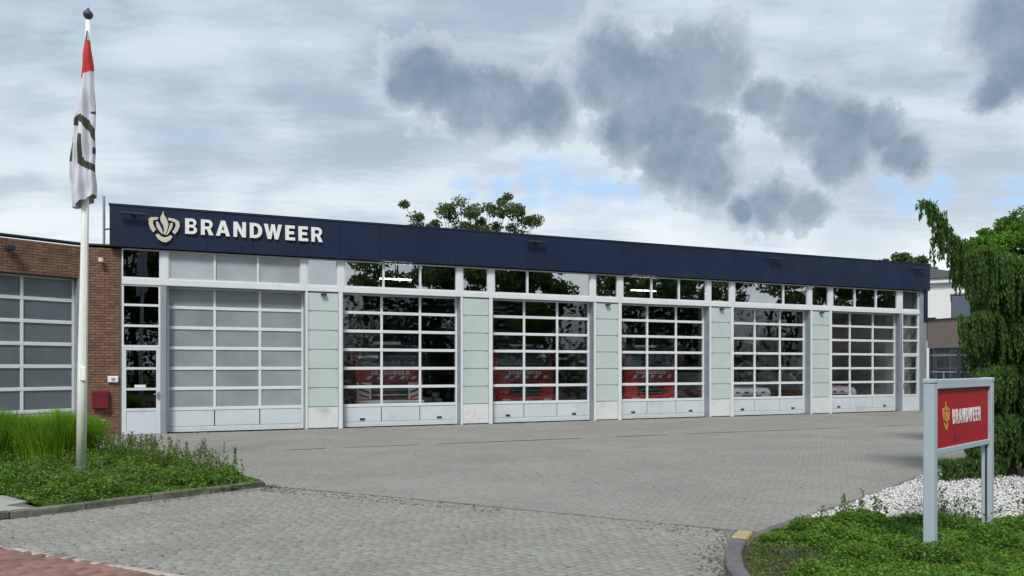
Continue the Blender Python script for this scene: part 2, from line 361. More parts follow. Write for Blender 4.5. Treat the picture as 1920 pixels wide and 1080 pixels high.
# ------------------------------------------------------------------ outlines: letters and emblem
def arc(cx, cy, rx, ry, a0, a1, n=8): return [(cx+rx*math.cos(R(a0+(a1-a0)*k/n)), cy+ry*math.sin(R(a0+(a1-a0)*k/n))) for k in range(n+1)]
GL = {
 'B': (.72, [[(0,0),(0,1)]+arc(.42,.745,.26,.255,90,-75)+arc(.42,.27,.30,.27,78,-90), [(.24,.60),(.24,.82)]+arc(.40,.71,.10,.11,90,-90), [(.24,.18),(.24,.43)]+arc(.40,.305,.13,.125,90,-90)]),
 'R': (.76, [[(0,0),(0,1)]+arc(.44,.70,.28,.30,90,-62)+[(.77,0),(.50,0),(.36,.37),(.24,.37),(.24,0)], [(.24,.55),(.24,.81)]+arc(.42,.68,.11,.13,90,-90)]),
 'A': (.86, [[(0,0),(.31,1),(.57,1),(.88,0),(.63,0),(.57,.2),(.30,.2),(.245,0)], [(.355,.38),(.525,.38),(.44,.70)]]),
 'N': (.80, [[(0,0),(0,1),(.25,1),(.56,.42),(.56,1),(.79,1),(.79,0),(.55,0),(.235,.58),(.235,0)]]),
 'D': (.80, [[(0,0),(0,1)]+arc(.36,.5,.44,.5,90,-90), [(.25,.2),(.25,.8)]+arc(.36,.5,.19,.30,90,-90)]),
 'W': (1.16, [[(.0,1),(.25,1),(.37,.38),(.48,1),(.70,1),(.81,.38),(.93,1),(1.17,1),(.93,0),(.70,0),(.585,.62),(.47,0),(.24,0)]]),
 'E': (.64, [[(0,0),(0,1),(.63,1),(.63,.8),(.24,.8),(.24,.61),(.58,.61),(.58,.41),(.24,.41),(.24,.2),(.65,.2),(.65,0)]]),
}
def outline(name, paths, depth, material, parent, loc, sx=1, sz=1):
    cu = bpy.data.curves.new(name, 'CURVE'); cu.dimensions = '2D'; cu.fill_mode = 'BOTH'; cu.extrude = depth/2
    for pth in paths:
        sp = cu.splines.new('POLY'); sp.points.add(len(pth)-1)
        for k, (x, y) in enumerate(pth): sp.points[k].co = (x*sx, y*sz, 0, 1)
        sp.use_cyclic_u = True
    t = bpy.data.objects.new('tmp', cu); C.objects.link(t)
    bpy.context.view_layer.update()
    me = bpy.data.meshes.new_from_object(t.evaluated_get(bpy.context.evaluated_depsgraph_get()))
    bpy.data.objects.remove(t); bpy.data.curves.remove(cu)
    me.transform(Matrix.Rotation(R(90), 4, 'X')); me.materials.clear(); me.name = name
    return link(name, me, material, parent, loc)
def write(text, h, x0, x1, y, z, depth, material, parent, name='letter'):
    gap = .23 if len(text) > 1 else 0
    W = sum(GL[c][0] for c in text)+gap*(len(text)-1)-.12-.07; k = (x1-x0)/W; x = x0
    for c in text:
        outline(name, GL[c][1], depth, material, parent, (x, y, z), k, h); x += (GL[c][0]+gap-(.12 if c == 'D' else .07 if c == 'R' else 0))*k
EMB = [('emblem_wing', [(362,205),(385,190),(442,186),(440,207),(402,215),(400,240),(410,268),(425,292),(402,316),(380,290),(365,250)]),
       ('emblem_wing', [(528,186),(580,190),(622,212),(627,250),(612,290),(585,322),(562,302),(580,278),(592,250),(590,225),(560,212),(530,206)]),
       ('emblem_base', [(424,330),(447,326),(470,347),(497,353),(525,347),(545,330),(565,342),(548,372),(512,393),(480,392),(446,372),(425,347)]),
       ('emblem_flame', [(487,130),(492,160),(516,198),(531,238),(521,288),(503,332),(488,322),(495,285),(484,250),(465,218),(459,190),(474,165)]),
       ('emblem_petal', [(424,226),(441,222),(456,250),(474,285),(487,326),(474,322),(450,298),(431,268)]),
       ('emblem_petal', [(567,228),(549,228),(541,250),(524,300),(508,335),(524,326),(550,290),(566,255)])]
def emblem(x0, x1, z0, z1, y, depth, material, parent, scale_lines=1):
    for nm, pts in EMB:
        outline(nm, [[(x0+(px-362)/265*(x1-x0), z1-(py-130)/264*(z1-z0)) for px, py in pts]], depth, material, parent, (0, y, 0))

# ------------------------------------------------------------------ ground
def poly_in(P_, x, y):
    ins = np.zeros(len(x), bool); n = len(P_)
    for i in range(n):
        x0, y0 = P_[i]; x1, y1 = P_[(i+1)%n]
        c = ((y0 > y) != (y1 > y)) & (x < (x1-x0)*(y-y0)/((y1-y0) if y1 != y0 else 1e-9)+x0); ins ^= c
    return ins
TH = math.atan2(1440, 3416)                       # heading of the station's front
ex = np.array([math.cos(TH), math.sin(TH)]); ey = np.array([-math.sin(TH), math.cos(TH)])
ROOT = np.array([-8.98, 19.9])
def loc2w(s, t): return ROOT + ex*s + ey*t
def w2loc(x, y): d = np.array([x,y])-ROOT; return (d@ex, d@ey)

def sheet(name, pts, z, m, kind='structure', parent=None, thick=.0):
    me = bpy.data.meshes.new(name)
    me.from_pydata([(x,y,z) for x,y in pts], [], [tuple(range(len(pts)))]); me.update()
    if me.polygons[0].normal.z < 0: me.flip_normals()
    o = link(name, me, m, parent)
    if kind and parent is None: o['kind'] = kind
    return o
sheet('ground', [(-500,-500),(500,-500),(500,500),(-500,500)], -.06, M['lawn'])
sheet('road', [(-120,-9),(120,-9),(120,.5),(-120,.5)], -.035, M['asphalt'])

LB = [(-5.32,9.03),(-4.58,9.98),(-3.80,10.75),(-3.58,11.02),(-3.72,11.35),(-4.4,12.1),(-5.6,13.1),(-7.0,14.6),(-8.6,16.0),(-14.5,16.2),(-14.5,12.2),(-9.0,11.2),(-6.8,10.2)]
RB = [(1.62,4.6),(1.80,6.2),(1.95,6.8),(2.16,7.3),(2.56,7.85),(3.12,8.4),(3.72,9.0),(4.72,10.05),(5.98,11.45),(7.9,13.6),(10,15.2),(16,15.2),(16,4.0),(4,4.0)]
RED = [(-14,11.65),(-4.87,7.31),(-2.75,6.28),(-.9,5.4),(2.6,3.7),(2.6,2.4),(-14,2.4)]
SLAB = [(-5.36,9.0),(-6.8,10.12),(-9.0,11.1),(-14,12.0),(-14,10.6),(-9.5,8.9),(-5.73,8.59)]
# line where the driveway's pavers meet the yard's pavers
JX = [(-14,14.3),(-3.68,11.03),(2.63,7.9)]
DRV = [(-9.3,8.85),(-5.73,8.55),(-5.3,9.0),(-4.56,9.95),(-3.56,11.03),(-1.2,9.9),(2.58,7.86),(2.16,7.3),(1.95,6.8),(1.80,6.2),(1.62,4.6),(1.7,3.85),(-.9,5.4),(-2.75,6.28),(-4.87,7.31),(-9.3,9.4)]
apron_loc = [w2loc(*p) for p in ()]
A0 = loc2w(-9, -.02); A1 = loc2w(27.6, -.02); A2 = loc2w(27.6, -2.9)
YARD = [tuple(A0), tuple(A1), tuple(A2), (24,22), (24,15.2), (10,15.2),(7.9,13.6),(5.98,11.45),(4.72,10.05),(3.72,9.0),(3.12,8.4),(2.56,7.85),(-1.2,9.9),(-3.56,11.03),(-3.72,11.35),(-4.4,12.1),(-5.6,13.1),(-7.0,14.6),(-8.6,16.0),(-18,16.2)]
sheet('driveway_bed', [(-15,1.5),(30,1.5),(30,34),(-20,34)], -.030, M['sand'])

def paver_arrays(cx, cy, lx, ly, ang, h, z0=-.028, g=.0022, ch=.0035, tl=.0016):
    """(n) pavers as 8-vertex slightly chamfered boxes."""
    n = len(cx)
    sx = (lx/2-g); sy = (ly/2-g)
    c, s = np.cos(ang), np.sin(ang)
    V = np.zeros((n,12,3)); sg = np.array([(-1,-1),(1,-1),(1,1),(-1,1)])
    tilt = rng.normal(0, tl, (n,2))
    for k,(a,b) in enumerate(sg):
        for lev,(ins,zz) in enumerate(((0,None),(0,-ch),(ch,0))):
            px = a*(sx-ins); py = b*(sy-ins)
            V[:,lev*4+k,0] = cx+px*c-py*s; V[:,lev*4+k,1] = cy+px*s+py*c
            V[:,lev*4+k,2] = z0 if zz is None else h+zz+tilt[:,0]*a+tilt[:,1]*b
    base = np.array([(0,1,5,4),(1,2,6,5),(2,3,7,6),(3,0,4,7),(4,5,9,8),(5,6,10,9),(6,7,11,10),(7,4,8,11),(8,9,10,11)])
    Fq = (base[None]+ (np.arange(n)*12)[:,None,None]).reshape(-1,4)
    return V.reshape(-1,3), Fq
def paving(name, poly, pattern, material, ang, size=(.2,.1), n_part=300, holes=(), rel_=1.0, g=.0022):
    xs = [p[0] for p in poly]; ys = [p[1] for p in poly]; cx0, cy0 = (min(xs)+max(xs))/2, (min(ys)+max(ys))/2
    ext = math.hypot(max(xs)-min(xs), max(ys)-min(ys))/2+1; u = size[1]; K = int(ext/u)+2
    c, s = math.cos(ang), math.sin(ang)
    if pattern == 'herring':
        I, J = np.meshgrid(np.arange(-K,K), np.arange(-K,K)); I = I.ravel(); J = J.ravel(); m = (I-J)%4
        h = m == 0; v = m == 3
        lx = np.concatenate([(I[h]+1)*u, (I[v]+.5)*u]); ly = np.concatenate([(J[h]+.5)*u, (J[v]+1)*u])
        a = np.concatenate([np.zeros(h.sum()), np.full(v.sum(), math.pi/2)])
    else:
        KI = int(ext/size[0])+2
        I, J = np.meshgrid(np.arange(-KI,KI), np.arange(-K,K)); I = I.ravel(); J = J.ravel()
        rs = rng.uniform(0,1,4*K+8); lx = (I+rs[J+2*K]*.5+.5*(J%2))*size[0]; ly = J*u; a = np.zeros(len(I))
    X = cx0+lx*c-ly*s; Y = cy0+lx*s+ly*c
    k = poly_in(poly, X, Y)
    for hp in holes: k &= ~poly_in(hp, X, Y)
    X, Y, a = X[k], Y[k], a[k]+ang
    X = X+rng.normal(0,.0025,len(X)); Y = Y+rng.normal(0,.0025,len(Y)); a = a+rng.normal(0,.018,len(a))
    hgt = .004*np.sin(X*1.3+1)*np.cos(Y*.9)+rng.normal(0,.0013*rel_,len(X)); kw = dict(g=g, ch=.0035*rel_, tl=.0016*rel_)
    U = 960+F_PX*X/np.maximum(Y,.1); Vv = HOR+F_PX*CAM_H/np.maximum(Y,.1)
    vis = (U > -5)&(U < 1925)&(Vv < 1085)&(Y > 1)
    order = np.argsort(np.where(vis, Y, 1e6)+0)[:n_part]; sel = np.zeros(len(X), bool); sel[order] = True; sel &= vis
    base = sheet(name, poly, -.026, M['sand'])
    Vt, Fq = paver_arrays(X[~sel], Y[~sel], size[0], size[1], a[~sel], hgt[~sel], **kw)
    o = link('pavers', npmesh('pavers', Vt, Fq), material, base); o['kind'] = 'stuff'
    Vt, Fq = paver_arrays(np.zeros(1), np.zeros(1), size[0], size[1], np.zeros(1), np.zeros(1), **kw); pm = npmesh('paver', Vt, Fq); pm.materials.append(material)
    for x, y, an, hh in zip(X[sel], Y[sel], a[sel], hgt[sel]):
        p = bpy.data.objects.new('paver', pm); C.objects.link(p); p.parent = base; p.location = (x, y, hh); p.rotation_euler = (random.gauss(0,.012*rel_), random.gauss(0,.012*rel_), an)
    return base
paving('driveway', DRV, 'rows', M['paver'], TH+R(14), size=(.125,.085), rel_=.8, g=.0024)
paving('yard_paving', YARD, 'rows', M['paver2'], TH+math.pi/2, size=(.14,.07), rel_=.25, g=.0007)
paving('cycle_path', RED, 'rows', M['paver_red'], math.atan2(-1.03,2.12)+math.pi/2)
# border courses and dark joints
def strip(name, a, b, w, z0, z1, m, parent=None, kind='structure'):
    a = Vector((*a,0)); b = Vector((*b,0)); d = (b-a).normalized(); q = Vector((-d.y,d.x,0))*w/2
    o = MB().prism([tuple((a-q).xy), tuple((b-q).xy), tuple((b+q).xy), tuple((a+q).xy)], z0, z1).build(name, m, parent)
    if parent is None and kind: o['kind'] = kind
    return o
def course(name, pts, stone, w, z0, z1, m, label=None, mats=None, taper=.006, jit=.0, bottom=-.05):
    """a line of kerb or edging stones along a polyline, one object each."""
    P3 = [Vector((*p,0)) for p in pts]; L_ = [0]
    for a,b in zip(P3,P3[1:]): L_.append(L_[-1]+(b-a).length)
    def at(t):
        for k in range(len(P3)-1):
            if t <= L_[k+1] or k == len(P3)-2: return P3[k]+(P3[k+1]-P3[k])*((t-L_[k])/(L_[k+1]-L_[k]))
    n = max(1, round(L_[-1]/stone)); root = None
    vs = []; 
    root = MB()
    for k in range(len(P3)-1):
        d = (P3[k+1]-P3[k]).normalized(); q = Vector((-d.y,d.x,0))*w*.35
        root.prism([tuple((P3[k]-q).xy), tuple((P3[k+1]-q).xy), tuple((P3[k+1]+q).xy), tuple((P3[k]+q).xy)], bottom, z1-.03-.001*k)
    root = root.build(name, M['sand']); root['kind'] = 'structure'
    for k in range(n):
        a = at(L_[-1]*k/n); b = at(L_[-1]*(k+1)/n); d = (b-a).normalized(); q = Vector((-d.y,d.x,0))
        ln = (b-a).length/2-.004
        mb = MB().box(-ln, ln, -w/2, w/2, bottom-z1, 0, .012)
        o = mb.build(name+'_stone', (mats[k%len(mats)] if mats else m), root); c_ = (a+b)/2
        o.location = (c_.x, c_.y, z1+random.gauss(0,.003)); o.rotation_euler = (random.gauss(0,.01), random.gauss(0,.006), math.atan2(d.y,d.x))
    return root
course('kerb', [(-6.3,8.2),(-5.32,9.03),(-4.58,9.98),(-3.80,10.75),(-3.58,11.02)], .8, .11, 0, .082, M['kerb'])
course('bed_edging', [(-3.58,11.05),(-3.74,11.38),(-4.4,12.13),(-5.6,13.15),(-7.0,14.65),(-8.6,16.05)], .6, .07, 0, .03, M['kerb'])
course('kerb', [(1.62,4.6),(1.80,6.2),(1.95,6.8),(2.13,7.2)], .55, .14, 0, .11, M['kerb_d'])
course('kerb', [(2.13,7.22),(2.28,7.5)], .3, .15, 0, .115, M['kerb_y'])
course('kerb', [(2.30,7.53),(2.56,7.85),(3.12,8.4),(3.72,9.0),(4.72,10.05),(5.98,11.45),(7.9,13.6),(10,15.2)], .6, .10, 0, .045, M['kerb_d'])
course('path_edging', [(-12,10.7),(-4.87,7.31),(-2.75,6.28),(-.9,5.4),(2.6,3.72)], .5, .07, 0, .006, mat('pale edging', (.42,.37,.32), .85, noise=.2, nscale=6, coord='World', rnd=.1))
course('drain_channel', [tuple(loc2w(2.2,-5.35)), tuple(loc2w(27.5,-5.35))], 1.0, .11, 0, .003, M['asphalt'])
course('joint_edging', [(-3.56,11.03),(-1.2,9.9),(2.60,7.90)], .5, .06, 0, .004, M['kerb_d'])
sheet('planting_bed_soil', LB, .03, M['earth']); sheet('shrub_bed_soil', RB, .03, M['earth'])
# concrete slab footway by the left kerb
sl = sheet('footway', SLAB, .012, M['sand'])
for i in range(10):
    for j in range(3):
        w = .58; cx = -5.95-i*w*.93+j*.12; cy = 9.0+i*w*.33+j*.5
        mb = MB().box(-.285,.285,-.24,.24,-.03,.0,.005)
        if poly_in(SLAB, np.array([cx]), np.array([cy]))[0]:
            o = mb.build('paving_slab', M['slab'], sl); o.location = (cx, cy, .03+random.gauss(0,.003)); o.rotation_euler = (0,0,R(-19))

# ------------------------------------------------------------------ fire station
PITCH = 4.535; TOPF, BOTF = 5.83, 4.76
S = empty('fire_station', (*ROOT, 0), TH)
tag(S, 'long low fire station with navy fascia and six glazed vehicle doors', 'fire station')
DEEP = 15.0; SL, SR = -1.01, 27.42
# shell
bx('hall_floor', M['floor_in'], S, SL+.02, SR-.3, .30, DEEP, -.2, .012)
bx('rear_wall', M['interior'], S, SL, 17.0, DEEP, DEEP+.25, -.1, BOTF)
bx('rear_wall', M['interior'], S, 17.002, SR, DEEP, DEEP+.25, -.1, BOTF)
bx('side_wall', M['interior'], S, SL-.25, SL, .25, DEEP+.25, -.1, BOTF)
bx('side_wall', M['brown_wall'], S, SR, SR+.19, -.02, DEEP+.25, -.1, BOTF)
bx('side_lining', M['lining'], S, SR-.06, SR-.002, .31, 4.6, .02, BOTF-.01)  # front stretch paled: light near the glazing put into its colour
bx('side_lining', M['interior'], S, SR-.06, SR-.002, 4.602, DEEP, .02, BOTF-.01)  # deeper stretch of the same wall, its shade put into the colour
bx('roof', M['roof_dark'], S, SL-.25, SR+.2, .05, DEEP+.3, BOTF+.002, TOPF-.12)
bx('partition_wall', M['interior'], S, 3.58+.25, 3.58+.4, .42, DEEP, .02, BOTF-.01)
bx('fascia', M['navy_dark'], S, -1.24, 27.60, -.16, .049, BOTF+.01, TOPF-.03)
xs = [-1.266]; 
while xs[-1] < 27.66-.4: xs.append(min(xs[-1]+1.14, 27.66))
for a, b in zip(xs, xs[1:]):
    bx('fascia_panel', M['navy'], S, a+.002, b-.002, -.20, -.162, BOTF, TOPF-.05, .003)
bx('fascia_panel', M['navy'], S, -1.275, -1.242, -.158, 2.0, BOTF, TOPF-.05)
bx('fascia_panel', M['navy'], S, 27.602, 27.64, -.158, 6.0, BOTF-.0, TOPF-.05)
bx('coping', M['navy_dark'], S, -1.29, 27.68, -.215, .06, TOPF-.05, TOPF)
bx('corner_cladding', M['navy'], S, 27.43, 27.62, -.13, 4.0, 3.55, BOTF-.003)
bx('corner_post', M['silver'], S, 27.26, 27.60, -.09, .3, 0, BOTF-.004)
bx('fascia_soffit', M['navy_dark'], S, -1.24, 27.6, -.19, .0, BOTF-.03, BOTF-.002) if False else None
for s_ in (-.75, 10.42, 19.8, 26.95):
    sp = bx('spotlight', M['black'], S, s_-.30, s_+.30, -.40, -.30, TOPF-.28, TOPF-.22, .012)
    bx('bracket', M['black'], sp, s_-.03, s_+.03, -.30, -.201, TOPF-.26, TOPF-.20)
# lettering and emblem on the fascia, from surveyed positions
def sx_of(u): return 208197*(1/(4376-u)-1/4066.)
def z_of(u, v): Y = 19.9*4066/(4376-u); return CAM_H+(HOR-v)/F_PX*Y
write('BRANDWEER', .40, sx_of(347), sx_of(602), -.235, z_of(347, 441)-.0, .05, M['letter'], S)
eb = bx('emblem_mount', M['navy_dark'], S, sx_of(300), sx_of(315), -.222, -.203, 5.0, 5.5)
emblem(sx_of(279), sx_of(337), z_of(308,457), z_of(308,399), -.245, .045, M['cream'], eb)

# front glazing
GT, GB = BOTF-.02, 4.02
def clerestory(x0, x1, n, glass, label=None, tall=.0):
    w = MB().ring(x0, x1, GB-.035, GT, (.03,.03,.04,.03), -.03, .06).build('clerestory_window', M['white'], S)
    iw = (x1-x0-.06)
    for k in range(1, n): bx('mullion', M['white'], w, x0+.03+iw*k/n-.028, x0+.03+iw*k/n+.028, -.028, .058, GB+.006, GT-.031)
    for k in range(n):
        bx('pane', glass, w, x0+.03+iw*k/n+(.029 if k else .001), x0+.03+iw*(k+1)/n-(.029 if k<n-1 else .001), .010, .022, GB+.006, GT-.031)
    return w
def garage_door(parent, x0, x1, ztop, y, frost=None, cols=3, rows=6, zb=.62, spc=.535, z_first=None, handles=True, xsplit=None, lab=None):
    """x0..x1 opening; leaf plane at y; all rails, stiles, panes and panels are pieces of their own."""
    d = MB().ring(x0, x1, .015, ztop, (.045,.05,.03,.03), y-.02, y+.05).build('garage_door', M['white'], parent)
    if lab: d['label'] = lab
    z = [zb+spc*k for k in range(rows)]+[ztop]
    cx = xsplit or [x0+(x1-x0)*k/cols for k in range(cols+1)]
    for k in range(rows):
        bx('rail', M['white'], d, x0+.046, x1-.051, y-.026, y+.04, z[k]-.042, z[k]+.042, .006)
    for k in range(rows):
        a, b = z[k]+.043, (z[k+1]-.043 if k < rows-1 else ztop-.031)
        for c in range(cols):
            xa, xb = cx[c]+(.034 if c else .047), cx[c+1]-(.034 if c < cols-1 else .052)
            bx('pane', frost or M['glass'], d, xa, xb, y+.0, y+.012, a, b)
            if c: bx('stile', M['white'], d, cx[c]-.033, cx[c]+.033, y-.022, y+.036, a, b)
    for c in range(cols):
        xa, xb = cx[c]+(.012 if c else .047), cx[c+1]-(.012 if c < cols-1 else .052)
        bx('panel', M['door_white'], d, xa, xb, y-.012, y+.03, .155, zb-.044, .008)
    bx('rubber_seal', M['black'], d, x0+.05, x1-.055, y-.01, y+.03, .001, .014)
    bx('bottom_rail', M['door_white'], d, x0+.046, x1-.051, y-.018, y+.036, .046, .148, .006)
    if handles:
        for c in (0, cols-1):
            xm = (cx[c]+cx[c+1])/2 + (.02)
            bx('handle', M['black'], d, xm-.075, xm+.075, y-.035, y-.0125, .20, .255, .006)
    return d
OP0, OPW = .03, 3.49
DZT = 3.83
def transom(x0, x1): bx('transom', M['white'], S, x0, x1, -.055, .08, DZT+.003, GB-.036, .004)
transom(SL, 27.258)
for b in range(6):
    x = b*PITCH
    x0, x1 = x+OP0, x+OP0+OPW + (.09 if b == 5 else 0)
    rec = .27
    garage_door(S, x0+.01, x1-.01, DZT-.01, rec, M['frost'] if b == 0 else None, handles=b > 0,
                lab=('door with milky grey panes' if b == 0 else None))
    bx('jamb', M['silver'], S, x1-.009, x1+.012, -.02, rec+.06, 0, DZT)
    bx('jamb', M['silver'], S, x0-.012, x0+.009, -.02, rec+.06, 0, DZT)
    bx('lintel', M['silver'], S, x0+.01, x1-.01, .082, rec+.06, DZT-.008, DZT+.09)
    # post between clerestory windows
    bx('post', M['white'], S, x-.115, x+.065, -.05, .07, GB-.034, GT, .004)
    bx('post', M['white'], S, x+3.41, x+3.58+(.09 if b==5 else 0), -.05, .07, GB-.034, GT, .004)
    if b == 4:      # wide first light
        w = MB().ring(x+.067, x+3.408, GB-.035, GT, (.03,.03,.04,.03), -.03, .06).build('clerestory_window', M['white'], S)
        bx('mullion', M['white'], w, x+2.24, x+2.30, -.028, .058, GB+.006, GT-.031)
        bx('pane', M['clear'], w, x+.098, x+2.239, .01, .022, GB+.006, GT-.031); bx('pane', M['clear'], w, x+2.301, x+3.377, .01, .022, GB+.006, GT-.031)
    elif b == 2:
        w = MB().ring(x+.067, x+3.408, GB-.035, GT, (.03,.03,.04,.03), -.03, .06).build('clerestory_window', M['white'], S)
        bx('mullion', M['white'], w, x+1.16, x+1.22, -.028, .058, GB+.006, GT-.031)
        bx('pane', M['clear'], w, x+.098, x+1.159, .01, .022, GB+.006, GT-.031); bx('pane', M['clear'], w, x+1.221, x+3.377, .01, .022, GB+.006, GT-.031)
    else: clerestory(x+.067, x+3.408, 3, M['opal'] if b == 0 else M['clear'])
    if b < 5:
        clerestory(x+3.582, x+PITCH-.117, 1, M['clear'])
        # clad pillar
        pl = bx('pillar', M['silver'], S, x+3.56, x+PITCH-.0, .03, .40, 0, DZT-.002)
        bx('trim', M['white'], pl, x+3.535, x+3.595, -.05, .029, 0, DZT-.0, .004); bx('trim', M['white'], pl, x+PITCH-.095, x+PITCH+.016, -.05, .029, 0, DZT-.0, .004)
        zz = [.62, 1.15, 1.685, 2.22, 2.755, 3.29, DZT-.03]
        for k in range(6):
            g = bx('cladding_panel', M['mint'], pl, x+3.605, x+PITCH-.105, -.022, .026, zz[k]+.008, zz[k+1]-.008, .004)
            if k:
                for xx in (x+3.66, x+PITCH-.16): bx('fixing', M['silver'], pl, xx-.02, xx+.02, -.032, -.023, zz[k]-.022, zz[k]+.022)
        bx('base_panel', M['base_white'], pl, x+3.605, x+PITCH-.105, -.022, .026, .03, .608, .006)
        if b in (0, 2, 4, 3):
            bx('wall_light', M['black'], S, x+3.95, x+4.10, -.14, -.023, DZT-.10, DZT-.055, .006)
# end bays with personnel doors
def end_bay(x0, x1, glass_up, hinge, gp_=None):
    gp_ = gp_ or M['dark_glass']
    clerestory(x0+.0, x1, 1, glass_up)
    f = MB().ring(x0, x1, 2.235, DZT, (.045,.045,.05,.035), -.03, .06).build('fixed_window', M['white'], S)
    for z in (2.78, 3.31): bx('glazing_bar', M['white'], f, x0+.046, x1-.046, -.028, .058, z-.03, z+.03)
    for a, b_ in ((2.286,2.749),(2.811,3.279),(3.341,DZT-.036)): bx('pane', gp_, f, x0+.046, x1-.046, .01, .022, a, b_)
    d = MB().ring(x0, x1, .01, 2.23, (.10,.10,.04,.075), -.035, .05).build('personnel_door', M['door_white'], S)
    for z in (1.16, 1.69): bx('rail', M['door_white'], d, x0+.101, x1-.101, -.033, .048, z-.03, z+.03)
    bx('rail', M['door_white'], d, x0+.101, x1-.101, -.033, .048, .60, .67)
    for a, b_ in ((.671,1.129),(1.191,1.659),(1.721,2.154)): bx('pane', gp_, d, x0+.101, x1-.101, .0, .012, a, b_)
    bx('kick_panel', M['door_white'], d, x0+.101, x1-.101, -.02, .03, .051, .599, .006)
    hx = x1-.055 if hinge else x0+.055
    hd = bx('handle', M['silver'], d, hx-.10 if hinge else hx-.02, hx+.02 if hinge else hx+.10, -.10, -.082, 1.02, 1.045)
    bx('lock_plate', M['silver'], hd, hx-.02, hx+.02, -.081, -.036, .92, 1.10)
    return d
dL = end_bay(SL, -.117, M['dark_glass'], True)
bx('notice', M['white_print'], dL, -.72, -.46, -.012, -.001, 1.20, 1.27)
bx('post', M['silver'], S, -.115, .017, -.04, .07, 0, DZT-.001)
dR = end_bay(26.33, 27.255, M['glass'], False, M['glass'])
bx('post', M['silver'], S, 26.21, 26.328, -.04, .07, 0, DZT-.001)
# ceiling light strips in the hall (two of them lit), added light shields and steel beams
for b in range(1, 6):
    for t in (1.7, 6.5, 10.5):
        bx('lamp_light_shield', M['interior'], S, b*PITCH+1.45, b*PITCH+2.55, t-.05, t+.14, 4.502, 4.54)  # plate added above each strip to stop light spilling upward
        bx('strip_light', M['lamp_on'] if (t < 2 and b in (1, 3)) else M['truck_white'], S, b*PITCH+1.5, b*PITCH+2.5, t, t+.09, 4.46, 4.50)
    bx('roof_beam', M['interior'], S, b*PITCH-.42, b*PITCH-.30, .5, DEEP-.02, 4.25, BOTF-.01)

# ------------------------------------------------------------------ brick wing, left
PW0 = -1.82
Bk = empty('brick_building', (*ROOT, 0), TH); tag(Bk, 'brown brick garage wing joining the fire station at its door end', 'building')
bl, bh, gp = .215, .062, .0
Cw = loc2w(PW0, 0); wd_dir = np.array([-.621,-.784]); WA = math.atan2(-.784,-.621)      # wing wall heading (leftwards, towards the street)
core = bx('wall', M['mortar'], Bk, PW0+.03, SL-.002, .014, 1.2, -.05, 4.72)
bx('wall_coping', M['roof_dark'], Bk, PW0-.02, SL-.26, -.03, 1.3, 4.785, 4.82)
bricks = []; nb = 0
CH = .0665
rows_p = int(4.74/CH)+1
bm_full = MB().box(0, bl-.010, 0, .10, 0, CH-.011, .003).mesh('brick'); bm_full.materials.append(M['brick'])
bm_half = MB().box(0, bl/2-.010, 0, .10, 0, CH-.011, .003).mesh('brick'); bm_half.materials.append(M['brick'])
wp = SL-PW0-.004
cols_p = 4; blp = wp/ (cols_p-.25) if False else .2015
for r in range(rows_p):
    z = .012+r*CH
    if z+CH > 4.79: break
    x = PW0+.002
    first = r % 2
    items = ([('h')] if first else [])
    while x < SL-.06:
        if first and x < PW0+.01: me, w_ = bm_half, bl/2
        elif x+bl > SL+.0: me, w_ = bm_half, bl/2
        else: me, w_ = bm_full, bl
        if x+w_ > SL+.03: break
        nb += 1
        if nb <= 300:
            o = bpy.data.objects.new('brick', me); C.objects.link(o); o.parent = core; o.location = (x, random.gauss(0,.0015), z)
        else: bricks.append((x, z, w_))
        x += w_
if bricks:
    mb = MB()
    for (x, z, w_) in bricks: y_ = random.gauss(0,.0015); mb.box(x, x+w_-.010, y_, y_+.1, z, z+CH-.011)
    o = mb.build('bricks', M['brick'], core); o['kind'] = 'stuff'
# wing wall frame: x runs from the corner leftwards; y is into the building (flip)
Wg = empty('wing_axis', (*Cw, 0), WA, None); bpy.data.objects.remove(Wg)
mw = Matrix.Translation((*Cw, 0)) @ Matrix.Rotation(WA, 4, 'Z')
RB_ = Matrix.Translation((*ROOT, 0)) @ Matrix.Rotation(TH, 4, 'Z')
rel = RB_.inverted() @ mw
def to_wing(o): o.data.transform(rel) if o.data.users == 1 else None; return o
# in this frame inside is -y (heading leftwards, street on +y side)
WH, OT, W1 = 4.79, 3.93, 7.0
OW0, OW1 = .165, 3.55
def bw(name, m, parent, x0, x1, y0, y1, z0, z1, b=0): return to_wing(bx(name, m, parent, x0, x1, y0, y1, z0, z1, b))
w_core = bw('wall', M['mortar'], Bk, 0.0, W1, -.3, -.014, OT, 4.72)
bw('wall', M['mortar'], Bk, OW1, W1, -.3, -.014, -.05, OT-.002)
bw('wall', M['mortar'], Bk, .0, OW0-.016, -.3, -.014, -.05, OT-.002)
bw('roof', M['roof_dark'], Bk, .02, W1, -8, -.31, 4.5, 4.7)
bw('wall_coping', M['roof_dark'], Bk, -.02, W1, -.33, .03, WH+.0, WH+.032)
bw('side_wall', M['interior'], Bk, W1-.2, W1, -8, -.302, -.05, 4.5)
bw('hall_floor', M['floor_in'], Bk, .02, W1-.2, -8, -.302, -.15, .01)
wb = MB(); nparts = 0
mesh_wing = {}
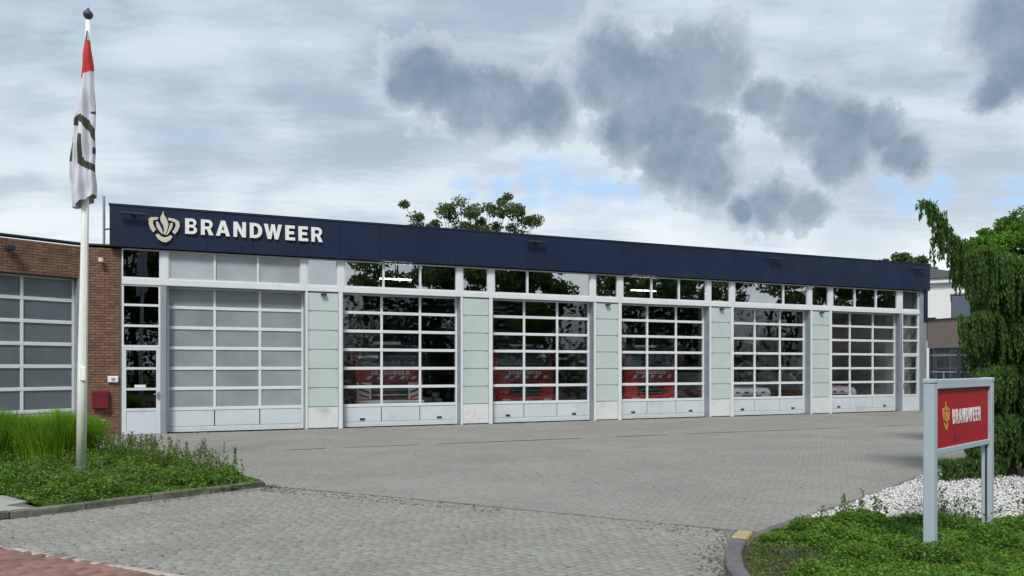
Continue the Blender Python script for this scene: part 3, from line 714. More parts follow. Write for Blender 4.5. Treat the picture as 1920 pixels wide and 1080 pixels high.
for r in range(73):
    z = .012+r*CH
    if z+CH-.011 > WH-.002: break
    x = .002 - (bl/2 if r % 2 else 0)
    while x < W1-.05:
        xa, xb = max(x, .002), min(x+bl-.010, W1)
        if z < OT and xb > OW0 and xa < OW1:
            if xa < OW0-.03: xb = OW0-.002
            elif xb > OW1+.03: xa = OW1+.002
            else: x += bl; continue
        if xb-xa > .03:
            y_ = random.gauss(0,.0015)
            X_, Y_ = (Cw+wd_dir*xa)
            if z > OT-.01 and nparts < 290 and xa < 2.1:
                nparts += 1
                key = round(xb-xa, 3)
                if key not in mesh_wing:
                    me = MB().box(0, xb-xa, -.1, 0, 0, CH-.011, .003).mesh('brick'); me.materials.append(M['brick']); mesh_wing[key] = me
                o = bpy.data.objects.new('brick', mesh_wing[key]); C.objects.link(o); o.parent = w_core; o.matrix_local = rel @ Matrix.Translation((xa, y_, z))
            else: wb.box(xa, xb, y_-.1, y_, z, z+CH-.011)
        x += bl
o = to_wing(wb.build('bricks', M['brick'], w_core)); o['kind'] = 'stuff'
# wing door, built then turned: mirror y
gd = garage_door(Bk, -OW1+.02, -OW0-.012, OT-.02, .24, M['frost_dark'], cols=3, rows=6, zb=.65, spc=.545, handles=False, xsplit=[-OW1+.02,-2.33,-1.345,-OW0-.012], lab='door with smoked grey panes')
rot180 = rel @ Matrix.Rotation(math.pi, 4, 'Z')
gd.data.transform(rot180)
for c_ in gd.children: c_.data.transform(rot180)
bw('jamb', M['silver'], Bk, OW0-.014, OW0+.010, -.30, .004, 0, OT-.002)
bw('jamb', M['silver'], Bk, OW1-.018, OW1-.001, -.30, .004, 0, OT-.002)
bw('lintel', M['black'], Bk, OW0+.011, OW1-.02, -.30, -.01, OT-.018, OT-.003)  # black puts the shadow line under the opening head into colour
# fittings on the pier and wing
def loc_u(u, t=0): return sx_of(u)
x = sx_of(190); z = z_of(190, 748)
lb = bx('letter_box', M['box_red'], Bk, x-.20, x+.17, -.16, .0, z-.24, z+.22, .02); bx('flap', M['black'], lb, x-.14, x+.11, -.168, -.161, z+.08, z+.12)
x = sx_of(212); z = z_of(212, 711); ib = bx('intercom_box', M['white_print'], Bk, x-.12, x+.12, -.07, .0, z-.08, z+.08, .012); bx('button_plate', M['silver'], ib, x-.03, x+.05, -.076, -.071, z-.04, z+.03)
x = sx_of(190); z = z_of(190, 489); fl = MB().tube([(x,0,z),(x,-.12,z+.01)], .03, 8).build('wall_lamp', M['silver'], Bk); MB().tube([(x,-.12,z+.05),(x,-.14,z-.05)], .06, 10).build('lamp_head', M['cream'], fl)
x = sx_of(192); z = z_of(192, 790); tp = MB().tube([(x+.02,0,z),(x+.02,-.1,z),(x+.02,-.12,z-.07)], .022, 8).build('water_tap', M['silver'], Bk); bx('tap_handle', M['cream'], tp, x-.03, x+.07, -.09, -.07, z+.023, z+.05)
MB().tube([(x-.08,-.03,.02),(x-.08,-.03,z-.1),(x+.02,-.02,z-.12)], .018, 8).build('downpipe', M['brick'], Bk)
cm = bw('floodlight', M['black'], Bk, 1.62, 1.80, .04, .22, 4.42, 4.55, .02); bw('bracket', M['silver'], cm, 1.69, 1.73, -.01, .039, 4.45, 4.50)
# aerial mast
am = MB().tube([(sx_of(192),.35,4.70),(sx_of(192),.35,6.10)], .032, 10).build('aerial_mast', M['silver'], None)
am.matrix_world = RB_; tag(am, 'thin grey mast rising above the brick roof beside the navy fascia end', 'mast')
MB().tube([(sx_of(192)+.032,.35,5.25),(-1.28,.2,5.25)], .02, 8).build('bracket', M['black'], am)

# ------------------------------------------------------------------ fire engines and cars in the hall
def s_at(u, t):                                   # station coordinate seen under photo column u at depth t
    a = (u-960)/F_PX; o = ROOT + ey*t
    return (a*o[1]-o[0])/(ex[0]-a*ex[1])
def engine(u, t, lab, body_h=2.4, w=2.15, fwd=True, style=0):
    x = s_at(u, t); root = empty('fire_engine', tuple([*loc2w(x, t), .0]), TH)
    tag(root, lab, 'fire engine', 'fire engines parked inside the station')
    hw = w/2
    cab = MB().prism_x([(0.02,.62),(0.0,1.62),(.20,2.30),(.32,2.42),(2.2,2.44),(2.2,.62)], -hw, hw).build('cab', M['truck_red'], root)
    bx('body', M['body_shade'], root, -hw+.12, hw-.12, 2.25, 7.2, .55, body_h)
    bx('chassis', M['truck_black'], root, -hw+.2, hw-.2, .3, 7.0, .4, .61)
    ws = MB().prism_x([(-.014,1.64),(.165,2.22),(.185,2.22),(.012,1.64)], -hw+.10, hw-.10).build('windscreen', M['screen'], cab)
    bx('sun_visor', M['truck_black'], cab, -hw+.02, hw-.02, -.06, .30, 2.235, 2.44, .02)
    for k in (-1,1):
        MB().tube([(k*.08+.5*k,-.04,1.64),(k*.55-.35*k,.10,2.1)], .012, 6).build('wiper', M['truck_black'], ws)
    bx('fascia_band', M['truck_red'], cab, -hw+.05, hw-.05, -.035, -.001, 1.36, 1.66, .01)
    write('BRANDWEER', .12, -.62, .62, -.05, 1.48, .012, M['white_print'], cab)
    n = 5                                             # white and blue slanted flashes under the name
    for k in range(n):
        xa = -.78+k*.36
        MB().prism([(xa,-.0),(xa+.14,0),(xa+.22,.1),(xa+.08,.1)], 0, .012).build('stripe', M['truck_white'] if k%2==0 else M['truck_white'], cab).matrix_local = Matrix.Translation((0,-.036,1.345)) @ Matrix.Rotation(R(90),4,'X')
        MB().prism([(xa+.16,0),(xa+.30,0),(xa+.38,.1),(xa+.24,.1)], 0, .012).build('stripe', M['truck_blue'], cab).matrix_local = Matrix.Translation((0,-.036,1.345)) @ Matrix.Rotation(R(90),4,'X')
    if style == 0:
        g = bx('grille', M['truck_black'], cab, -hw+.5, hw-.5, -.03, -.001, .72, 1.24, .01)
        for z in (.85, 1.0, 1.13): bx('grille_bar', M['truck_white'] if z < .9 else M['silver'], g, -hw+.53, hw-.53, -.045, -.031, z-.014, z+.014)
        for k in (-1,1):
            sd = bx('side_panel', M['truck_white'], cab, *sorted((k*(hw-.48), k*(hw-.02))), -.03, -.001, .72, 1.24, .01)
            for q in range(3):
                z0 = .74+q*.17
                MB().prism([(-.17,0),(.17,.13),(.17,.20),(-.17,.07)], 0, .008).build('stripe', M['truck_red'] if q != 1 else M['truck_blue'], sd).matrix_local = Matrix.Translation((k*(hw-.25),-.032,z0-.02)) @ Matrix.Diagonal((k*1,1,1,1)) @ Matrix.Rotation(R(90),4,'X')
        bm_ = bx('bumper', M['truck_white'], root, -hw, hw, -.22, .30, .40, .68, .03)
    else:
        g = bx('grille', M['truck_black'], cab, -.55, .55, -.03, -.001, .70, 1.22, .01)
        for z in (.8, .93, 1.06): bx('grille_bar', M['silver'], g, -.5, .5, -.042, -.031, z-.01, z+.01)
        bm_ = bx('bumper', M['truck_red'], root, -hw, hw, -.2, .30, .42, .72, .03)
        bx('bumper_step', M['silver'], bm_, -.6, .6, -.215, -.201, .46, .60)
    for k in (-1,1):
        bx('headlight', M['lamp_glass'], root, k*(hw-.3)-.15, k*(hw-.3)+.15, -.235, -.221, .50, .64, .004)
        mr = bx('mirror', M['truck_black'], root, *sorted((k*(hw+.08), k*(hw+.22))), -.12, -.02, 1.65, 2.10, .02)
        bx('mirror_arm', M['truck_black'], mr, *sorted((k*(hw-.02), k*(hw+.079))), -.08, -.04, 1.95, 1.99)
        bx('beacon', M['beacon'], root, k*(hw-.35)-.22, k*(hw-.35)+.22, .34, .52, 2.445, 2.56, .02)
        for yy in (1.0, 5.2):
            wl = MB().tube([(k*(hw-.28),yy,.5),(k*(hw+.0),yy,.5)], .5, 20).build('wheel', M['tyre'], root)
            MB().tube([(k*(hw+.001),yy,.5),(k*(hw+.02),yy,.5)], .28, 16).build('rim', M['rim'], wl)
    bx('light_bar', M['truck_white'], root, -.45, .45, .32, .46, 2.445, 2.54, .01)
    return root
engine(731, 2.1, 'fire engine with white slanted side panels behind the second vehicle door from the brick pier')
engine(984, 2.5, 'fire engine with red bumper behind the third vehicle door from the brick pier', style=1)
engine(1220, 2.0, 'fire engine nearest the middle doors with pale wipers and red bumper, fourth bay', style=1)
def low_car(u, t, lab, rz):
    x = s_at(u, t); root = empty('service_car', (*loc2w(x, t), 0), TH+rz); tag(root, lab, 'car', 'service cars inside the station')
    b = MB().prism_x([(0,.32),(-.06,.75),(.08,.92),(1.15,1.02),(1.75,1.50),(4.2,1.52),(4.7,1.0),(4.75,.35)], -.9, .9).build('body', M['truck_white'], root)
    MB().prism_x([(1.12,1.04),(1.72,1.49),(1.74,1.47),(1.16,1.02)], -.8, .8).build('windscreen', M['screen'], root)
    bx('stripe', M['truck_red'], b, -.905, -.901, .2, 4.5, .62, .80); bx('stripe', M['truck_blue'], b, -.905, -.901, .2, 4.5, .50, .60)
    for k in range(4):
        bx('stripe', (M['truck_red'],M['truck_blue'])[k%2], b, -.75+k*.4, -.58+k*.4, -.075, -.062, .74-.02*k*0, .80)
    bx('grille', M['truck_black'], b, -.45, .45, -.075, -.050, .48, .66); 
    for k in (-1,1):
        bx('headlight', M['lamp_glass'], root, k*.68-.15, k*.68+.15, -.09, -.05, .60, .72, .01)
        for yy in (.85, 3.7):
            wl = MB().tube([(k*.68,yy,.33),(k*.92,yy,.33)], .33, 18).build('wheel', M['tyre'], root); MB().tube([(k*.921,yy,.33),(k*.935,yy,.33)], .2, 14).build('rim', M['rim'], wl)
    bx('roof_beacon', M['beacon'], root, -.5, .5, 2.2, 2.4, 1.53, 1.62, .02)
    return root
low_car(1408, 1.6, 'low white service car with red and blue stripes behind the fifth vehicle door', R(0))
low_car(1572, 1.3, 'low white service car with red and blue flashes behind the sixth vehicle door', R(0))
cab = bx('cabinet', M['truck_red'], None, 0, .55, 0, .5, 0, 1.15, .01); cab.matrix_world = RB_ @ Matrix.Translation((25.1, 2.2, .012)); tag(cab, 'small red equipment cabinet on the hall floor behind the sixth vehicle door', 'cabinet')
bx('cabinet_door', M['sign_red'], cab, .03, .52, -.02, -.001, .05, 1.1)
pl_ = bx('locker', M['opal'], None, 0, .9, 0, .5, 0, 2.1, .01); pl_.matrix_world = RB_ @ Matrix.Translation((23.9, 3.0, .012)); tag(pl_, 'tall pale locker standing in the hall behind the sixth vehicle door', 'locker')
bx('locker_door', M['opal'], pl_, .03, .44, -.02, -.001, .05, 2.05); bx('locker_door', M['opal'], pl_, .46, .87, -.02, -.001, .05, 2.05)

# ------------------------------------------------------------------ buildings on the right
Wn = empty('office_wing', (*loc2w(27.62, -.1), 0), TH - R(90)); tag(Wn, 'low mauve brown wing with dark framed windows beyond the station end', 'building')
# local x runs towards the street, outside face on -y... (the yard side)
def ww(name, m, parent, x0, x1, y0, y1, z0, z1, b=0): return bx(name, m, parent, x0, x1, y0, y1, z0, z1, b)
WL = 5.2
ww('wall', M['brown_wall'], Wn, 0, WL, 0, .3, 2.50, 3.58); ww('wall', M['brown_wall'], Wn, 0, WL, 0, .3, 0, .75)
ww('wall', M['brown_wall'], Wn, 3.9, WL, 0, .3, .752, 2.498)
ww('end_wall', M['brown_wall'], Wn, WL-.3, WL, .302, 8, 0, 3.58); ww('roof', M['roof_dark'], Wn, 0.01, WL-.31, .31, 8, 3.2, 3.45)
ww('coping', M['dark_frame'], Wn, -.02, WL+.05, -.04, .34, 3.581, 3.63)
ww('room_back', M['interior'], Wn, .02, 3.9, 4, 4.1, .0, 3.19)
for k in range(3):
    x0 = .05+k*1.28
    w = MB().ring(x0, x0+1.26, .76, 2.49, .07, .04, .14).build('window', M['dark_frame'], Wn)
    for z in (1.55, 2.2): ww('glazing_bar', M['silver'], w, x0+.071, x0+1.189, .05, .12, z-.025, z+.025)
    ww('glazing_bar', M['silver'], w, x0+.60, x0+.65, .045, .125, .831, 1.524)
    for a, b_ in ((.831,1.524),(1.576,2.174),(2.226,2.419)): ww('pane', M['dark_glass'], w, x0+.071, x0+1.189, .08, .09, a, b_)
    ww('sill', M['silver'], w, x0+.0, x0+1.26, -.05, .039, .752, .79)
# blue-grey roof storey
Px = empty('roof_storey', (18.9, 33.06, 0), R(-30)); tag(Px, 'slate blue glazed roof storey standing above the mauve brown wing', 'building')
bx('wall', M['slate_blue'], Px, 0, 6, .05, 4, 3.0, 4.85); bx('coping', M['silver'], Px, -.04, 6.05, 0, 4.1, 4.852, 4.90)
for k in range(6):
    bx('glazed_panel', mat('blue grey glazed sheet', (.10,.125,.16), .18, noise=.1, nscale=1), Px, .03+k*.98, .97+k*.98, .0, .049, 3.1, 4.8)
# white house
Hs = empty('white_house', (18.5, 46.2, 0), R(-30)); tag(Hs, 'white rendered house with dark hipped roof behind the station end', 'house')
bx('wall', M['house_white'], Hs, 0, 8, 0, 8, 0, 6.45)
bx('gutter', M['house_white'], Hs, -.25, 8.25, -.25, 8.25, 6.452, 6.70)
me = bpy.data.meshes.new('roof'); me.from_pydata([(-.35,-.35,6.72),(8.35,-.35,6.72),(8.35,8.35,6.72),(-.35,8.35,6.72),(2.2,4,8.1),(4.4,4,8.1)], [], [(0,1,5,4),(2,3,4,5),(3,0,4),(1,2,5),(3,2,1,0)]); link('roof', me, M['roof_dark'], Hs)
wn = MB().ring(5, 6.2, 3.2, 4.6, .07, -.03, .0).build('window', M['white'], Hs); bx('pane', M['dark_glass'], wn, 5.071, 6.129, -.02, -.01, 3.271, 4.529)

# ------------------------------------------------------------------ flagpole and flag
fp_x, fp_y = G(152, 893); 
FPr = empty('flagpole', (fp_x, fp_y, .0)); tag(FPr, 'tall white flagpole with dark pointed finial standing in the left planting bed', 'flagpole')
zt = CAM_H+(HOR-38)/F_PX*fp_y
lean = .11
MB().tube([(0,0,0),(.02,0,1.6),(lean*.5,0,zt*.5),(lean,0,zt)], [.074,.070,.056,.036], 20).build('pole', M['pole'], FPr, smooth=True)
MB().tube([(0,0,.02),(0,0,.14)], .085, 16).build('base_collar', M['silver'], FPr)
fz = MB(); prof = [(.0,.03),(.03,.035),(.05,.062),(.09,.075),(.13,.06),(.16,.028),(.20,.006)]
fz.tube([(lean,0,zt+h) for h, r in prof], [r for h, r in prof], 14); fz.build('finial', M['dark_frame'], FPr, smooth=True)
cl = bx('cleat', M['pole'], FPr, .03, .12, -.09, -.06, 1.50, 1.72, .01)
MB().tube([(.085,-.03,1.6),(.12,-.04,4.2)], .005, 5).build('halyard', M['pole'], FPr)
# flag: a limp pleated sleeve; outline half-widths surveyed per height (u left, u right, v)
prof = [(60,164.5,167.5),(75,162,169),(100,158,173),(125,156,176),(146,153,176),(180,149,178.5),(220,144,180.5),(260,139,181.5),(300,136,182),(330,134,182.5),(352,136.5,183),(375,138.5,183.5),(392,138.5,183)]
pv = np.array(prof, float)
rowsF, colsF = 150, 96
vs = np.linspace(60, 392, rowsF); ul = np.interp(vs, pv[:,0], pv[:,1]); ur = np.interp(vs, pv[:,0], pv[:,2])
Vf = np.zeros((rowsF, colsF, 3)); 
for i in range(rowsF):
    z = CAM_H+(HOR-vs[i])/F_PX*fp_y; xl = (ul[i]-960)/F_PX*fp_y-fp_x; xr = (ur[i]-960)/F_PX*fp_y-fp_x
    t = np.linspace(0, 2*np.pi, colsF, endpoint=False); fl_ = i/rowsF
    cxx = (xl+xr)/2; hw = (xr-xl)/2
    dep = .045+.09*min(1, fl_*1.6)
    pl = .25+.75*min(1, fl_*2)
    x_ = cxx+hw*(np.cos(t)*.96+.04*np.cos(3*t+fl_*2))
    y_ = dep*np.sin(t)*(1+.0*t) + pl*(.034*np.sin(x_*34+fl_*3.1+np.where(np.sin(t)<0,0,1.7)) + .018*np.sin(x_*71-fl_*7)) + .012*np.sin(fl_*26+x_*12)
    Vf[i,:,0] = x_; Vf[i,:,1] = y_-.02; Vf[i,:,2] = z + (.11+.0*t)*max(0,(fl_-.55)/.45)**2*(1+(x_-cxx)/max(hw,.01))
idx = np.arange(rowsF*colsF).reshape(rowsF, colsF)
Fq = np.stack([idx[:-1], np.roll(idx,-1,1)[:-1], np.roll(idx,-1,1)[1:], idx[1:]], -1).reshape(-1,4)
me = npmesh('flag', Vf.reshape(-1,3), Fq, True)
for k in ('flag_w','flag_r','flag_g','flag_b'): me.materials.append(M[k])
cen = Vf.reshape(-1,3)[Fq].mean(1); U = 960+(cen[:,0]+fp_x)/fp_y*F_PX; Vv = HOR-(cen[:,2]-CAM_H)/fp_y*F_PX; front = cen[:,1] < .03
ci = np.zeros(len(Fq), int); cr = lambda pts: [(100+a/2.571, b/2.571) for a, b in pts]
ci[(Vv > 78)&(Vv < 146-(U-158)*.65)] = 1
for pts in (cr([(108,610),(112,585),(125,560),(152,558),(188,590),(212,632),(212,692),(185,642),(160,604),(137,592),(130,612)]), cr([(145,655),(165,662),(163,760),(175,783),(216,800),(216,836),(165,815),(138,795),(136,720)]), cr([(96,682),(118,668),(115,750),(108,790),(88,790),(90,740)])):
    ci[poly_in(pts, U, Vv) & front] = 2
for pts in (cr([(205,720),(216,720),(216,750),(205,750)]), cr([(190,545),(206,540),(206,556),(192,556)]), cr([(160,150),(172,150),(174,200),(165,215),(158,190)])):
    ci[poly_in(pts, U, Vv) & front] = 3
me.polygons.foreach_set('material_index', ci.astype(np.int32))
fo = link('flag', me, None, None, (fp_x, fp_y, 0)); tag(fo, 'limp white flag with red top and dark olive emblem hanging down the flagpole', 'flag')

# ------------------------------------------------------------------ sign, right foreground
Ls, Rs = np.array([3.66, 6.72]), np.array([4.83, 7.80])
dS = (Rs-Ls); LS = float(np.hypot(*dS)); aS = math.atan2(dS[1], dS[0])
Sg = empty('station_sign', (*Ls, 0), aS); tag(Sg, 'red panel sign in a pale grey two-post frame above the right shrub bed', 'sign')
for x in (0.0, LS):
    p = MB().box(x-.046, x+.046, -.045, .045, -.1, 1.565, .006).build('post', M['sign_frame'], Sg)
    bx('cap', M['sign_frame'], p, x-.051, x+.051, -.05, .05, 1.566, 1.605, .006)
    bx('groove', M['dark_frame'], p, x+.0465, x+.0485, -.008, .008, 0, .95) if x == 0 else bx('groove', M['dark_frame'], p, x-.0485, x-.0465, -.010, .010, 0.0, .93)
bx('top_rail', M['sign_frame'], Sg, .056, LS-.056, -.048, .048, 1.515, 1.600, .006)
bx('bottom_rail', M['sign_frame'], Sg, .052, LS-.052, -.035, .035, .935, .985, .004)
pn = bx('panel', M['sign_red'], Sg, .056, LS-.056, -.018, .018, .987, 1.513)
PX = LS-.11
write('BRANDWEER', .135, .056+PX*.30, .056+PX*.84, -.0205, 1.185, .004, M['white_print'], pn)
emblem(.056+PX*.125, .056+PX*.25, 1.14, 1.40, -.0205, .004, M['gold'], pn)
bx('fixing_plate', M['box_red'], pn, .056+PX*.34, .056+PX*.43, -.024, -.0185, 1.035, 1.075)

# ------------------------------------------------------------------ foliage helpers
def rand_rot(n):
    a = rng.normal(size=(n,3)); a /= np.linalg.norm(a,axis=1)[:,None]; b = rng.normal(size=(n,3)); b -= (a*b).sum(1)[:,None]*a; b /= np.linalg.norm(b,axis=1)[:,None]
    return a, b
def leaves(P_, size, aspect=.55, A=None, up=0.0):
    """diamond leaves folded along the midrib; P_ (n,3)."""
    n = len(P_); a, b = rand_rot(n)
    if A is not None: a = A/np.linalg.norm(A,axis=1)[:,None]; b = rng.normal(size=(n,3)); b -= (a*b).sum(1)[:,None]*a; b /= np.linalg.norm(b,axis=1)[:,None]
    if up:
        nrm = np.cross(a,b); s = np.sign(nrm[:,2]); nrm *= s[:,None]; nrm[:,2] += up; nrm /= np.linalg.norm(nrm,axis=1)[:,None]
        a -= (a*nrm).sum(1)[:,None]*nrm; a /= np.linalg.norm(a,axis=1)[:,None]; b = np.cross(nrm,a)
    s = (size*rng.uniform(.6,1.3,n))[:,None]
    V = np.stack([P_-a*s*.5, P_+b*s*aspect*.5, P_+a*s*.5, P_-b*s*aspect*.5], 1)
    return V.reshape(-1,3), np.arange(n*4).reshape(-1,4)
def cluster_points(n, centers, rad, shell=.55):
    k = rng.integers(0, len(centers), n); d = rng.normal(size=(n,3)); d /= np.linalg.norm(d,axis=1)[:,None]
    r = rng.uniform(shell,1,n)**.6
    return centers[k]+d*(r*rad[k])[:,None]*np.array([1,1,.72])
def tree(name, loc, h, rad, n, size, m, label, cat='tree', clumps=40, trunk_r=.18, base=.35, group=None, open_=0.0, zs=1.0, limbs=9):
    root = empty(name, (*loc, 0)); tag(root, label, cat, group)
    z0 = h*base; c = []; r = []
    for k in range(clumps):
        while True:
            p = rng.uniform(-1,1,3)
            if np.linalg.norm(p) < 1 and np.linalg.norm(p) > .3: break
        taper = 1-.35*max(0,p[2])
        c.append((p[0]*rad*taper, p[1]*rad*taper, z0+(h-z0)*(.5+.5*p[2]*.93))); r.append(rad*rng.uniform(.14,.30)*(1-open_*.5))
    c = np.array(c); r = np.array(r)
    V, Fq = leaves(cluster_points(n, c, r, .3), size, .6)
    V[:,2] = np.minimum(V[:,2], h+.3)
    link('crown', npmesh('crown', V, Fq), m, root)
    tk = MB(); pts = [(0,0,-.1),(.05*rad,.02*rad,z0*.6),(-.03*rad,0,z0+(h-z0)*.35),(.02*rad,.03*rad,z0+(h-z0)*.75)]
    tk.tube(pts, [trunk_r,trunk_r*.8,trunk_r*.5,trunk_r*.15], 10)
    ks = rng.permutation(clumps)[:limbs]
    t_ = tk.build('trunk', M['bark'], root)
    for k in ks:
        e = Vector(c[k]); s = Vector((0,0,z0*.8+(e.z-z0)*.35)); mid = (s+e)/2+Vector((0,0,.08*h*random.random()))
        MB().tube([s, mid, e], [trunk_r*.35,trunk_r*.22,trunk_r*.05], 6).build('limb', M['bark'], t_)
    return root
# background trees behind the roof: sparse, sky between the leaves
def sparse_tree(loc, outline_pts, n_leaf, size, label, name='background_tree', h0=3.0, m='leaf_far', rad=.5):
    """crown of separate leafy sprays at surveyed spots (x,z relative), given real depth."""
    root = empty(name, (*loc, 0)); tag(root, label, 'tree')
    c = np.array([(x, rng.uniform(-1.4,1.4), z) for x, z in outline_pts]); r = rng.uniform(.6,1.15,len(c))*rad
    V, Fq = leaves(cluster_points(n_leaf, c, r, .1), size, .6); link('crown', npmesh('crown', V, Fq), M[m], root)
    top = Vector((c[:,0].mean(), 0, h0+1))
    tk = MB().tube([(0,0,-.1),(0.1,0,h0*.6),top], [.28,.22,.14], 10).build('trunk', M['bark'], root)
    for p in c:
        e = Vector(p); s = top+Vector((0,0,-random.random()*.8)); mid = s.lerp(e,.55)+Vector((0,0,-.3))
        MB().tube([s,mid,e], [.045,.028,.010], 5).build('limb', M['bark'], tk)
    return root
BY = 42.0; bxx = (880-960)/F_PX*BY
def bgp(u, v, Y=BY, x0=bxx): return ((u-960)/F_PX*Y-x0, CAM_H+(HOR-v)/F_PX*Y)
sp = [(764,392),(775,402),(788,412),(800,418),(782,428),(770,430),(835,393),(832,402),(845,398),(850,410),(865,390),(880,392),(892,390),(888,404),(900,410),(915,388),(920,396),(868,415),(880,420),(858,428),(905,420),(928,405),(940,376),(952,376),(960,384),(950,398),(940,402),(966,402),(975,405),(985,414),(990,420),(1000,412),(1004,419),(972,394),(975,432),(960,430),(820,425),(835,430),(895,430),(880,405),(910,436),(870,438),(845,438),(930,430),(780,436),(810,440),(850,450),(900,455),(950,450)]
sparse_tree((bxx, BY), [bgp(u,v) for u,v in sp], 9500, .16, 'sparse green tree top showing above the middle of the station roof', rad=.50)
BY2 = 60.0; bx2 = (1695-960)/F_PX*BY2
sp2 = [(1670,488),(1680,484),(1690,482),(1700,483),(1708,488),(1716,490),(1724,492),(1685,492),(1700,494),(1672,498),(1695,500),(1715,500),(1745,505),(1752,510)]
sparse_tree((bx2, BY2), [bgp(u,v,BY2,bx2) for u,v in sp2], 3000, .26, 'distant green tree top just above the far end of the station roof', rad=.55)
# bright broadleaf tree behind the conifer
tree('broadleaf_tree', (10.4, 15.6), 4.95, 1.1, 42000, .07, M['leaf_green'], 'bright green broadleaf tree rising behind the weeping conifer', clumps=120, trunk_r=.09, base=.6)

# ------------------------------------------------------------------ weeping conifer
def weeping(loc, limbs, label, top, strand_n=34, seed=3, trunk_h=3.4):
    root = empty('weeping_conifer', (*loc, 0)); tag(root, label, 'tree')
    tk = MB().tube([(0,0,-.1),(.03,0,.8),(-.03,.03,1.9),(.04,.0,trunk_h)], [.13,.11,.085,.04], 10).build('trunk', M['bark'], root)
    PP = []; AA = []; TP = []; TA = []
    for pts, drop, dens in limbs:
        pts = [Vector(p) for p in pts]
        # Catmull-like resample
        q = []
        for k in range(len(pts)-1):
            p0 = pts[max(k-1,0)]; p1 = pts[k]; p2 = pts[k+1]; p3 = pts[min(k+2,len(pts)-1)]
            for s_ in range(8):
                t = s_/8; q.append(.5*((2*p1)+(p2-p0)*t+(2*p0-5*p1+4*p2-p3)*t*t+(3*p1-p0-3*p2+p3)*t**3))
        q.append(pts[-1]); n = len(q)
        MB().tube(q[::3]+[q[-1]], list(np.linspace(.035,.008,len(q[::3])+1)), 6).build('limb', M['bark'], tk)
        Lq = sum((q[k+1]-q[k]).length for k in range(n-1))
        cum = np.concatenate([[0], np.cumsum([(q[k+1]-q[k]).length for k in range(n-1)])])
        ns = int(Lq*dens)
        for s_ in range(ns):
            t = rng.uniform(.0,1); f = float(np.interp(t*Lq, cum, np.arange(n))); k = min(int(f), n-2); p = q[k].lerp(q[k+1], f-k)
            side = rng.normal(0,.07,2)*(1-.75*t); dl = drop[0]+(drop[1]-drop[0])*t; dl *= rng.uniform(.35,1.1)
            m_ = max(10, int(dl*190)); tt = rng.uniform(0,1,m_)
            sway = rng.normal(0,.04,2)*(1-.6*t)
            out = np.array([side[0]*(1+1.2*np.minimum(tt,.3)/.3), side[1]*(1+1.2*np.minimum(tt,.3)/.3)]).T
            pos = np.array(p)[None]+np.column_stack([out[:,0]+sway[0]*tt, out[:,1]+sway[1]*tt, .03-tt*dl+.06*np.sin(np.minimum(tt*6,math.pi))])
            pos += rng.normal(0,1,(m_,3))*np.array([.013,.013,.012])*(1.25-tt*.6)[:,None]
            ax = rng.normal(0,.25,(m_,3)); ax[:,2] -= 1
            PP.append(pos); AA.append(ax)
        # foliage along the limb itself
        for s_ in range(int(Lq*260)):
            f = float(np.interp(rng.uniform(0,1)**1.2*Lq, cum, np.arange(n))); k = min(int(f),n-2); p = q[k].lerp(q[k+1], f-k); TP.append(np.array(p)+rng.normal(0,.028*(1-.7*f/n),3)); d_ = (q[k+1]-q[k]).normalized(); TA.append(np.array(d_)+rng.normal(0,.6,3))
    V, Fq = leaves(np.concatenate(PP), .064, .30, A=np.concatenate(AA)); link('foliage', npmesh('foliage', V, Fq), M['leaf_conifer'], root)
    V, Fq = leaves(np.array(TP), .06, .4, A=np.array(TA)); link('young_shoots', npmesh('young_shoots', V, Fq), M['leaf_tip'], root)
    return root
CX, CY = 7.55, 11.7
def cp(u, v, dy=0): Y = CY+dy; return ((u-960)/F_PX*Y-CX, dy, CAM_H+(HOR-v)/F_PX*Y)
limbs = []
limbs.append(([(0,0,3.1), cp(1850,478,-.1), cp(1812,470,-.15), cp(1786,452,-.2), cp(1766,425,-.22), cp(1753,402,-.22), cp(1744,390,-.22), cp(1724,385,-.2)], (1.0,.10), 130))
limbs.append(([(0,0,2.9), cp(1850,485,.3), cp(1810,482,.35), cp(1788,476,.35)], (.85,.6), 80))
limbs.append(([(0,0,3.0), cp(1860,476,-.4), cp(1835,474,-.5), cp(1812,486,-.55)], (.9,.7), 80))
limbs.append(([(0,0,2.2), cp(1850,590,-.3), cp(1815,607,-.45), cp(1798,597,-.5)], (.8,.35), 95))
limbs.append(([(0,0,2.0), cp(1850,610,.2), cp(1825,625,.3), cp(1808,640,.35)], (.8,.6), 70))
limbs.append(([(0,0,1.3), cp(1860,700,-.3), cp(1830,715,-.4), cp(1812,730,-.4)], (.6,.35), 85))
limbs.append(([(0,0,.95), cp(1860,800,-.3), cp(1835,812,-.4), cp(1820,822,-.45)], (.5,.3), 80))
limbs.append(([(0,0,.6), cp(1850,862,-.3), cp(1800,872,-.5), cp(1765,872,-.6)], (.34,.22), 120))
limbs.append(([(0,0,.8), cp(1850,840,.4), cp(1815,850,.6)], (.45,.35), 45))
for k in range(50):
    a = k*2.399; tier = k%5; z0 = (3.12,2.28,1.55,.95,.52)[tier]+rng.uniform(-.1,.1); r_ = (.62,.80,.92,1.0,1.0)[tier]+rng.uniform(-.12,.15)
    if math.cos(a) < -.2: r_ *= .45
    dx, dy = math.cos(a), math.sin(a)
    limbs.append(([(0,0,z0), (dx*r_*.45,dy*r_*.45,z0+.10), (dx*r_*.8,dy*r_*.8,z0+.02), (dx*r_,dy*r_,z0-.12)], ((.85,.6),(.65,.4),(.6,.4),(.5,.3),(.4,.3))[tier], 60))
weeping((CX, CY), limbs, 'weeping conifer with drooping curtains of foliage and a leader arching toward the station', 4.2)
limbs = []
